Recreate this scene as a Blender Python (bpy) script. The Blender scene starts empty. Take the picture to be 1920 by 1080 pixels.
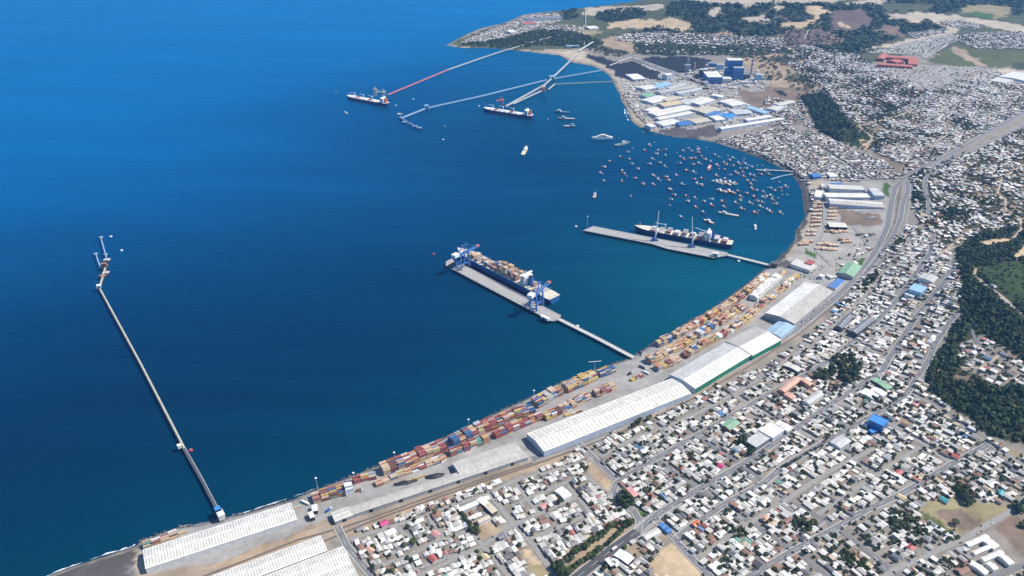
import bpy, math, random
import numpy as np
from math import radians as R
random.seed(7); rng = np.random.default_rng(7)
S = bpy.context.scene
COL = S.collection
# ------------------------------------------------------------ camera, sky, sun, exposure
H = 880.0; TH = R(28.5); FP = 1500.0
cam = bpy.data.cameras.new("camera"); cam.sensor_width = 36; cam.lens = 36*FP/1920
cam.clip_start = 1; cam.clip_end = 120000
camo = bpy.data.objects.new("camera", cam); COL.objects.link(camo)
camo.location = (0, 0, H); camo.rotation_euler = (R(90)-TH, 0, 0); S.camera = camo
SUN_AZ = R(8); SUN_EL = R(50)          # azimuth counter-clockwise from +x (the right of the photograph)
w = bpy.data.worlds.new("World"); S.world = w; w.use_nodes = True
nt = w.node_tree; bg = nt.nodes["Background"]
sky = nt.nodes.new("ShaderNodeTexSky"); sky.sky_type = 'NISHITA'; sky.sun_disc = False
sky.sun_elevation = SUN_EL; sky.sun_rotation = R(90)-SUN_AZ; sky.altitude = 100; sky.dust_density = 0.1; sky.ozone_density = 5.0
nt.links.new(sky.outputs[0], bg.inputs[0]); bg.inputs[1].default_value = 0.115
sl = bpy.data.lights.new("sun", 'SUN'); sl.energy = 4.9; sl.angle = R(0.5); sl.color = (1, .93, .83)
so = bpy.data.objects.new("sun", sl); COL.objects.link(so)
so.rotation_euler = (0, R(90)-SUN_EL, SUN_AZ)
S.view_settings.view_transform = 'Standard'; S.view_settings.look = 'None'
S.view_settings.exposure = 0.38; S.view_settings.gamma = 1; S.view_settings.use_curve_mapping = False
S.render.engine = 'CYCLES'; S.cycles.max_bounces = 5; S.cycles.volume_bounces = 0; S.cycles.use_denoising = True

# ------------------------------------------------------------ picture -> ground
CT, ST = math.cos(TH), math.sin(TH)
def un0(u, v, z=0.0):
    a = (u-960)/FP; b = (v-540)/FP
    t = (H-z)/(ST+b*CT)
    return (a*t, (CT-b*ST)*t)
def proj(x, y, z):
    dz = z-H; c = y*CT-dz*ST; d = -y*ST-dz*CT
    return 960+FP*x/c, 540+FP*d/c
BUMPS = []
for (u, v, r, h) in [(1900,560,190,48),(1900,640,170,30),(1890,770,150,26),(1850,400,300,28),(1900,350,320,30),(1700,215,420,30),(1830,180,500,30),
                     (1560,225,160,10),(1300,30,420,40),(1480,45,480,35),(1650,40,700,45),(1800,10,900,60),(1500,0,900,50),(1000,60,260,14),(1560,110,300,18)]:
    x, y = un0(u, v); BUMPS.append((x, y, r, h))
def hills(x, y):
    z = 0*x
    for (bx, by, r, h) in BUMPS:
        z = z + h*np.exp(-((x-bx)**2+((y-by)*.8)**2)/(r*r))
    return z
COAST_PX = [(-100,1150),(60,1092),(110,1072),(150,1058),(200,1042),(256,1023),(262,1015),(330,990),(372,985),(400,977),(420,973),(470,960),(520,945),(550,937),(575,925),(600,916),(650,897),(700,877),(760,854),(820,828),(880,800),(940,770),(1000,743),(1060,714),(1120,692),(1170,676),(1185,668),(1200,660),(1240,635),(1280,610),(1320,588),(1360,562),(1400,533),(1425,512),(1445,497),(1470,475),(1490,450),(1501,420),(1507,390),(1504,360),(1495,340),(1478,322),(1450,308),(1420,295),(1380,280),(1340,267),(1300,260),(1270,258),(1240,252),(1215,245),(1195,237),(1182,225),(1175,205),(1165,190),(1157,170),(1150,155),(1140,140),(1125,130),(1110,124),(1090,120),(1070,117),(1062,112),(1050,104),(1030,102),(1010,100),(990,97),(960,94),(930,91),(900,90),(870,90),(850,88),(835,85),(845,80),(860,72),(880,62),(905,52),(940,45),(965,35),(980,28),(1010,24),(1050,20),(1100,14),(1150,10),(1200,6),(1260,0),(1330,-4),(1420,-10),(1500,-18),(1700,-40),(1900,-60)]
COAST0 = np.array([un0(u, v) for u, v in COAST_PX]); _c = []; _r = np.random.default_rng(3)
for i in range(len(COAST0)-1):
    a_, b_ = COAST0[i], COAST0[i+1]; L_ = np.linalg.norm(b_-a_); n_ = max(1, int(L_/55)) if COAST_PX[i][1] > 85 else 1; nn_ = np.array([-(b_-a_)[1], (b_-a_)[0]])/L_
    _c += [a_+(b_-a_)*k/n_+(nn_*_r.normal()*(1.3 if 560 < COAST_PX[i][0] < 1445 and COAST_PX[i][1] > 495 else 3.2) if k else 0) for k in range(n_)]
COAST = np.array(_c+[COAST0[-1]])
LANDPOLY = np.vstack([COAST, [[30000, 12000], [30000, -4000], [COAST[0, 0]-600, -4000]]])
def pip(px, py, poly):
    poly = np.asarray(poly); px = np.asarray(px, float); py = np.asarray(py, float)
    out = np.zeros(px.shape, bool)
    m = (px >= poly[:, 0].min()) & (px <= poly[:, 0].max()) & (py >= poly[:, 1].min()) & (py <= poly[:, 1].max())
    if not m.any(): return out
    x = px[m]; y = py[m]; ins = np.zeros(x.shape, bool); n = len(poly)
    for i in range(n):
        x1, y1 = poly[i]; x2, y2 = poly[(i+1) % n]
        if y1 == y2: continue
        c = ((y1 > y) != (y2 > y)) & (x < (x2-x1)*(y-y1)/(y2-y1)+x1)
        ins ^= c
    out[m] = ins
    return out
def dist_lines(px, py, segs):
    d = np.full(np.shape(px), 1e18)
    for (x1, y1, x2, y2) in segs:
        dx, dy = x2-x1, y2-y1; L = dx*dx+dy*dy+1e-9
        t = np.clip(((px-x1)*dx+(py-y1)*dy)/L, 0, 1)
        d = np.minimum(d, (px-x1-t*dx)**2+(py-y1-t*dy)**2)
    return np.sqrt(d)
CSEG = [(*COAST[i], *COAST[i+1]) for i in range(len(COAST)-1)]
def coast_d(x, y):
    d = dist_lines(x, y, CSEG)
    return np.where(pip(x, y, LANDPOLY), d, -d)
def hz(x, y):                        # ground height inland
    return float(4.0+hills(np.float64(x), np.float64(y)))
def unT(u, v, dz=0.0):               # the point of the ground (or dz above it) under a pixel of the photograph
    z = 4.0+dz
    for _ in range(12):
        x, y = un0(u, v, z); z = 4.0+float(hills(x, y))+dz
    return x, y, z
def P(pts, dz=0.0): return [unT(u, v, dz)[:2] for u, v in pts]
def K(x0, y0, s): return lambda x, y: (x0+x/s, y0+y/s)

# ------------------------------------------------------------ materials
def _nodes(name):
    m = bpy.data.materials.new(name); m.use_nodes = True
    return m, m.node_tree, m.node_tree.nodes["Principled BSDF"]
def mat(name, c, rough=.75, var=.18, scale=.15, metal=0.0):
    m, t, b = _nodes(name)
    tc = t.nodes.new("ShaderNodeTexCoord"); n = t.nodes.new("ShaderNodeTexNoise")
    n.inputs["Scale"].default_value = scale; n.inputs["Detail"].default_value = 5
    t.links.new(tc.outputs["Object"], n.inputs["Vector"])
    mr = t.nodes.new("ShaderNodeMapRange"); mr.inputs["To Min"].default_value = 1-var; mr.inputs["To Max"].default_value = 1+var
    mr.inputs["From Min"].default_value = .25; mr.inputs["From Max"].default_value = .75
    t.links.new(n.outputs["Fac"], mr.inputs["Value"])
    if 'sheet' in name:
        n2 = t.nodes.new("ShaderNodeTexNoise"); n2.inputs["Scale"].default_value = .045; n2.inputs["Detail"].default_value = 7; n2.inputs["Roughness"].default_value = .7
        t.links.new(tc.outputs["Object"], n2.inputs["Vector"]); r2 = t.nodes.new("ShaderNodeMapRange"); r2.inputs["From Min"].default_value = .35; r2.inputs["From Max"].default_value = .6; r2.inputs["To Min"].default_value = .88; r2.inputs["To Max"].default_value = 1.06
        t.links.new(n2.outputs["Fac"], r2.inputs["Value"]); mu = t.nodes.new("ShaderNodeMath"); mu.operation = 'MULTIPLY'; t.links.new(mr.outputs[0], mu.inputs[0]); t.links.new(r2.outputs[0], mu.inputs[1]); mr = mu
    mx = t.nodes.new("ShaderNodeVectorMath"); mx.operation = 'SCALE'; mx.inputs[0].default_value = c
    t.links.new(mr.outputs[0], mx.inputs["Scale"]); t.links.new(mx.outputs[0], b.inputs["Base Color"])
    b.inputs["Roughness"].default_value = rough; b.inputs["Metallic"].default_value = metal
    return m
def mat_attr(name, rough=.8, var=.2, scale=.1, spec=.3, scale2=None):
    m, t, b = _nodes(name)
    tc = t.nodes.new("ShaderNodeTexCoord"); n = t.nodes.new("ShaderNodeTexNoise")
    n.inputs["Scale"].default_value = scale; n.inputs["Detail"].default_value = 6; n.inputs["Roughness"].default_value = .65
    t.links.new(tc.outputs["Object"], n.inputs["Vector"])
    mr = t.nodes.new("ShaderNodeMapRange"); mr.inputs["To Min"].default_value = 1-var; mr.inputs["To Max"].default_value = 1+var
    mr.inputs["From Min"].default_value = .25; mr.inputs["From Max"].default_value = .75
    t.links.new(n.outputs["Fac"], mr.inputs["Value"])
    fac = mr.outputs[0]
    if scale2:
        n2 = t.nodes.new("ShaderNodeTexNoise"); n2.inputs["Scale"].default_value = scale2; n2.inputs["Detail"].default_value = 4
        t.links.new(tc.outputs["Object"], n2.inputs["Vector"])
        m2 = t.nodes.new("ShaderNodeMapRange"); m2.inputs["To Min"].default_value = 1-var; m2.inputs["To Max"].default_value = 1+var
        m2.inputs["From Min"].default_value = .3; m2.inputs["From Max"].default_value = .7
        t.links.new(n2.outputs["Fac"], m2.inputs["Value"])
        mu = t.nodes.new("ShaderNodeMath"); mu.operation = 'MULTIPLY'
        t.links.new(fac, mu.inputs[0]); t.links.new(m2.outputs[0], mu.inputs[1]); fac = mu.outputs[0]
    a = t.nodes.new("ShaderNodeAttribute"); a.attribute_name = "Col"
    mx = t.nodes.new("ShaderNodeVectorMath"); mx.operation = 'SCALE'
    t.links.new(a.outputs["Color"], mx.inputs[0]); t.links.new(fac, mx.inputs["Scale"])
    t.links.new(mx.outputs[0], b.inputs["Base Color"]); b.inputs["Roughness"].default_value = rough
    b.inputs["Specular IOR Level"].default_value = spec
    return m
M = {}
def mk_mats():
    for n, c, r in [('white_sheet',(.68,.665,.615),.55),('cream_sheet',(.66,.63,.56),.6),('pale_grey_sheet',(.5,.5,.48),.6),('warm_grey_sheet',(.42,.40,.36),.65),
                    ('grey_sheet',(.33,.33,.32),.65),('dark_roof',(.09,.095,.11),.6),('slate_roof',(.16,.17,.2),.6),('light_blue_sheet',(.28,.46,.6),.55),('blue_sheet',(.05,.17,.42),.5),
                    ('bright_blue_sheet',(.05,.24,.6),.5),('green_sheet',(.22,.38,.24),.6),('deep_green_wall',(.015,.2,.12),.6),('salmon_sheet',(.62,.36,.26),.7),
                    ('red_sheet',(.42,.1,.09),.6),('brick_red',(.42,.13,.09),.8),('rust_sheet',(.28,.14,.09),.8),('pink_sheet',(.6,.28,.27),.7),('magenta_sheet',(.55,.05,.2),.6),
                    ('teal_sheet',(.05,.3,.32),.6),('ochre',(.56,.45,.27),.7),('white_wall',(.66,.65,.62),.7),('grey_wall',(.36,.36,.36),.8),('blue_grey_wall',(.46,.52,.6),.6),('dark_opening',(.02,.022,.028),.6),
                    ('concrete',(.36,.35,.33),.85),('pale_concrete',(.5,.48,.44),.85),('pile',(.13,.12,.11),.9),('steel_blue',(.07,.18,.42),.5),('navy_hull',(.012,.035,.13),.45),
                    ('ship_blue',(.03,.095,.30),.45),('boot_red',(.22,.03,.025),.6),('ship_white',(.78,.78,.76),.45),('deck_cream',(.6,.56,.46),.7),('deck_green',(.16,.28,.2),.7),
                    ('deck_red',(.3,.12,.09),.75),('orange',(.68,.17,.04),.5),('yellow',(.66,.46,.08),.55),('buff',(.5,.45,.35),.7),('glass_dark',(.03,.045,.06),.15),('tyre_black',(.02,.02,.02),.8),
                    ('hull_red',(.42,.06,.045),.5),('hull_blue',(.04,.13,.38),.5),('hull_green',(.05,.24,.16),.5),('hull_white',(.72,.72,.7),.5),('hull_orange',(.6,.2,.07),.5),('hull_grey',(.3,.32,.34),.5),
                    ('trestle_pale',(.46,.46,.45),.7),('trestle_yellow',(.46,.43,.33),.75),('trestle_red',(.55,.16,.16),.7),('trestle_blue',(.3,.42,.55),.7),('trestle_green',(.4,.46,.36),.7),
                    ('lumber',(.6,.4,.26),.85),('lumber_pale',(.66,.5,.36),.85),('lumber_dark',(.38,.2,.14),.85),('trunk_bark',(.1,.075,.055),.9),('chimney_red',(.5,.08,.06),.7),('mast_steel',(.5,.53,.55),.5),
                    ('roof_white',(.70,.69,.66),.6),('roof_off_white',(.55,.53,.48),.65),('roof_pale',(.43,.415,.39),.65),('roof_grey',(.24,.24,.24),.7),('roof_dark',(.13,.13,.14),.7),
                    ('roof_rust',(.28,.16,.12),.8),('roof_red',(.36,.14,.12),.7),('roof_blue',(.1,.22,.42),.6),('roof_green',(.16,.34,.26),.7),('roof_tan',(.5,.4,.28),.7),
                    ('rail_steel',(.2,.17,.15),.6),('skylight_sheet',(.43,.41,.35),.5),('court',(.25,.26,.29),.9)]:
        M[n] = mat(n, c, r)
mk_mats()
M['houses'] = mat_attr('house_paint', .7, .14, .2)
M['leaves'] = mat_attr('leaves', .65, .22, .25, .2)
M['containers'] = mat_attr('container_paint', .55, .12, .6)
M['ground'] = mat_attr('ground_soil', .95, .2, .09, .1, .018)

# ------------------------------------------------------------ mesh helpers
def tag(o, label=None, cat=None, group=None, kind=None):
    if label: o["label"] = label
    if cat: o["category"] = cat
    if group: o["group"] = group
    if kind: o["kind"] = kind
    return o
def empty(name, loc=(0,0,0), rz=0.0):
    o = bpy.data.objects.new(name, None); COL.objects.link(o); o.empty_display_size = .5
    o.location = loc; o.rotation_euler = (0, 0, rz); return o
class MB:
    def __init__(s): s.v = []; s.f = []; s.m = []
    def face(s, pts, m=0):
        b = len(s.v); s.v += [tuple(p) for p in pts]; s.f.append(tuple(range(b, b+len(pts)))); s.m.append(m); return s
    def hexa(s, q, m=0):             # 4 bottom + 4 top points
        b = len(s.v); s.v += [tuple(p) for p in q]
        for f in ((3,2,1,0),(4,5,6,7),(0,1,5,4),(1,2,6,5),(2,3,7,6),(3,0,4,7)): s.f.append(tuple(b+i for i in f)); s.m.append(m)
        return s
    def box(s, x0, x1, y0, y1, z0, z1, m=0):
        return s.hexa([(x0,y0,z0),(x1,y0,z0),(x1,y1,z0),(x0,y1,z0),(x0,y0,z1),(x1,y0,z1),(x1,y1,z1),(x0,y1,z1)], m)
    def bar(s, p, q, w=.5, h=None, m=0):
        h = h or w; p = np.array(p, float); q = np.array(q, float); d = q-p; d /= (np.linalg.norm(d)+1e-9)
        up = np.array((0,0,1.)) if abs(d[2]) < .95 else np.array((1.,0,0))
        sd = np.cross(d, up); sd /= np.linalg.norm(sd); up = np.cross(sd, d); a = sd*w/2; b = up*h/2
        return s.hexa([p-a-b, p+a-b, q+a-b, q-a-b, p-a+b, p+a+b, q+a+b, q-a+b], m)
    def cyl(s, x, y, z0, z1, r0, r1=None, n=10, m=0, cap=True):
        r1 = r0 if r1 is None else r1; b = len(s.v)
        for i in range(n):
            a = 2*math.pi*i/n; s.v.append((x+r0*math.cos(a), y+r0*math.sin(a), z0))
        for i in range(n):
            a = 2*math.pi*i/n; s.v.append((x+r1*math.cos(a), y+r1*math.sin(a), z1))
        for i in range(n):
            j = (i+1) % n; s.f.append((b+i, b+j, b+n+j, b+n+i)); s.m.append(m)
        if cap: s.f.append(tuple(b+n+i for i in range(n))); s.m.append(m)
        return s
    def prism(s, poly, z0, z1, m=0, mt=None):
        n = len(poly); b = len(s.v)
        A = sum(poly[i][0]*poly[(i+1)%n][1]-poly[(i+1)%n][0]*poly[i][1] for i in range(n))
        if A < 0: poly = poly[::-1]
        s.v += [(p[0], p[1], z0) for p in poly]+[(p[0], p[1], z1) for p in poly]
        for i in range(n):
            j = (i+1) % n; s.f.append((b+i, b+j, b+n+j, b+n+i)); s.m.append(m)
        s.f.append(tuple(b+n+i for i in range(n))); s.m.append(m if mt is None else mt)
        s.f.append(tuple(b+i for i in reversed(range(n)))); s.m.append(m)
        return s
    def mesh(s, name, mats):
        me = bpy.data.meshes.new(name); me.from_pydata(s.v, [], s.f)
        for k in (mats if isinstance(mats, (list, tuple)) else [mats]): me.materials.append(M[k] if isinstance(k, str) else k)
        me.polygons.foreach_set("material_index", s.m); me.update(); return me
    def build(s, name, mats, parent=None, loc=(0,0,0), rz=0.0):
        o = bpy.data.objects.new(name, s.mesh(name, mats)); COL.objects.link(o)
        o.location = loc; o.rotation_euler = (0, 0, rz)
        if parent: o.parent = parent
        return o
def np_mesh(name, V, loops, starts, totals, material, corner_col=None, smooth=False):
    me = bpy.data.meshes.new(name); me.vertices.add(len(V)); me.vertices.foreach_set("co", np.asarray(V, np.float32).ravel())
    me.loops.add(len(loops)); me.loops.foreach_set("vertex_index", np.asarray(loops, np.int32))
    me.polygons.add(len(starts)); me.polygons.foreach_set("loop_start", np.asarray(starts, np.int32))
    me.polygons.foreach_set("loop_total", np.asarray(totals, np.int32))
    me.materials.append(material)
    if corner_col is not None:
        at = me.color_attributes.new("Col", 'FLOAT_COLOR', 'CORNER')
        c = np.ones((len(loops), 4), np.float32); c[:, :3] = corner_col; at.data.foreach_set("color", c.ravel())
    if not smooth: me.shade_flat()
    me.update(calc_edges=True); me.validate(); return me
class Tmpl:                          # a small mesh that is repeated inside one mass, every copy with its own face colours
    def __init__(s, v, f, cid):
        s.v = np.array(v, float); s.f = f; s.cid = np.array(cid)
        s.loops = np.array([i for q in f for i in q]); s.tot = np.array([len(q) for q in f])
        s.loopface = np.repeat(np.arange(len(f)), s.tot)
def replicate(name, parts, material):
    """parts: list of (Tmpl, X(n,3), scale(n,3), rot(n), colours(n, ncol, 3), face jitter)"""
    Vs, Ls, Ts, Cs = [], [], [], []; off = 0
    for (t, X, sc, rot, cols, jit) in parts:
        n = len(X)
        if n == 0: continue
        v = t.v[None]*sc[:, None, :]; c, s_ = np.cos(rot)[:, None], np.sin(rot)[:, None]
        W = np.stack([v[..., 0]*c-v[..., 1]*s_, v[..., 0]*s_+v[..., 1]*c, v[..., 2]], -1)+X[:, None, :]
        Vs.append(W.reshape(-1, 3))
        Ls.append((t.loops[None]+(np.arange(n)*len(t.v))[:, None]+off).ravel()); off += n*len(t.v)
        Ts.append(np.tile(t.tot, n))
        fc = cols[:, t.cid, :]
        if jit: fc = fc*(1+jit*(rng.random((n, len(t.f), 1))*2-1))
        Cs.append(fc[:, t.loopface, :].reshape(-1, 3))
    L = np.concatenate(Ls); T = np.concatenate(Ts); st = np.concatenate([[0], np.cumsum(T)[:-1]])
    me = np_mesh(name, np.concatenate(Vs), L, st, T, material, np.concatenate(Cs))
    o = bpy.data.objects.new(name, me); COL.objects.link(o); return o
ORD = ['','first','second','third','fourth','fifth','sixth','seventh','eighth','ninth','tenth','eleventh','twelfth','thirteenth','fourteenth','fifteenth','sixteenth','seventeenth','eighteenth','nineteenth','twentieth']
TENS = ['','','twenty','thirty','forty','fifty','sixty','seventy','eighty','ninety']
TENTH = ['','','twentieth','thirtieth','fortieth','fiftieth','sixtieth','seventieth','eightieth','ninetieth']
def ordw(k):
    if k <= 20: return ORD[k]
    if k >= 100: return 'hundred-and-'+ordw(k-100) if k > 100 else 'hundredth'
    return TENTH[k//10] if k % 10 == 0 else TENS[k//10]+'-'+ORD[k % 10]
def rank(items, marks):
    """items: list of (u, v, word). For each: the nearest landmark and its rank among items of the same word round it."""
    near = []; 
    for (u, v, wd) in items:
        d = [(math.hypot(u-a, (v-b)*1.6), n) for (n, (a, b)) in marks]; near.append(min(d))
    out = [None]*len(items); g = {}
    for i, (u, v, wd) in enumerate(items): g.setdefault((wd, near[i][1]), []).append((near[i][0], i))
    for (wd, n), l in g.items():
        l.sort()
        for k, (_, i) in enumerate(l): out[i] = (('' if k == 0 else ordw(k+1)+' ')+'closest', n)
    return out
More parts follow.
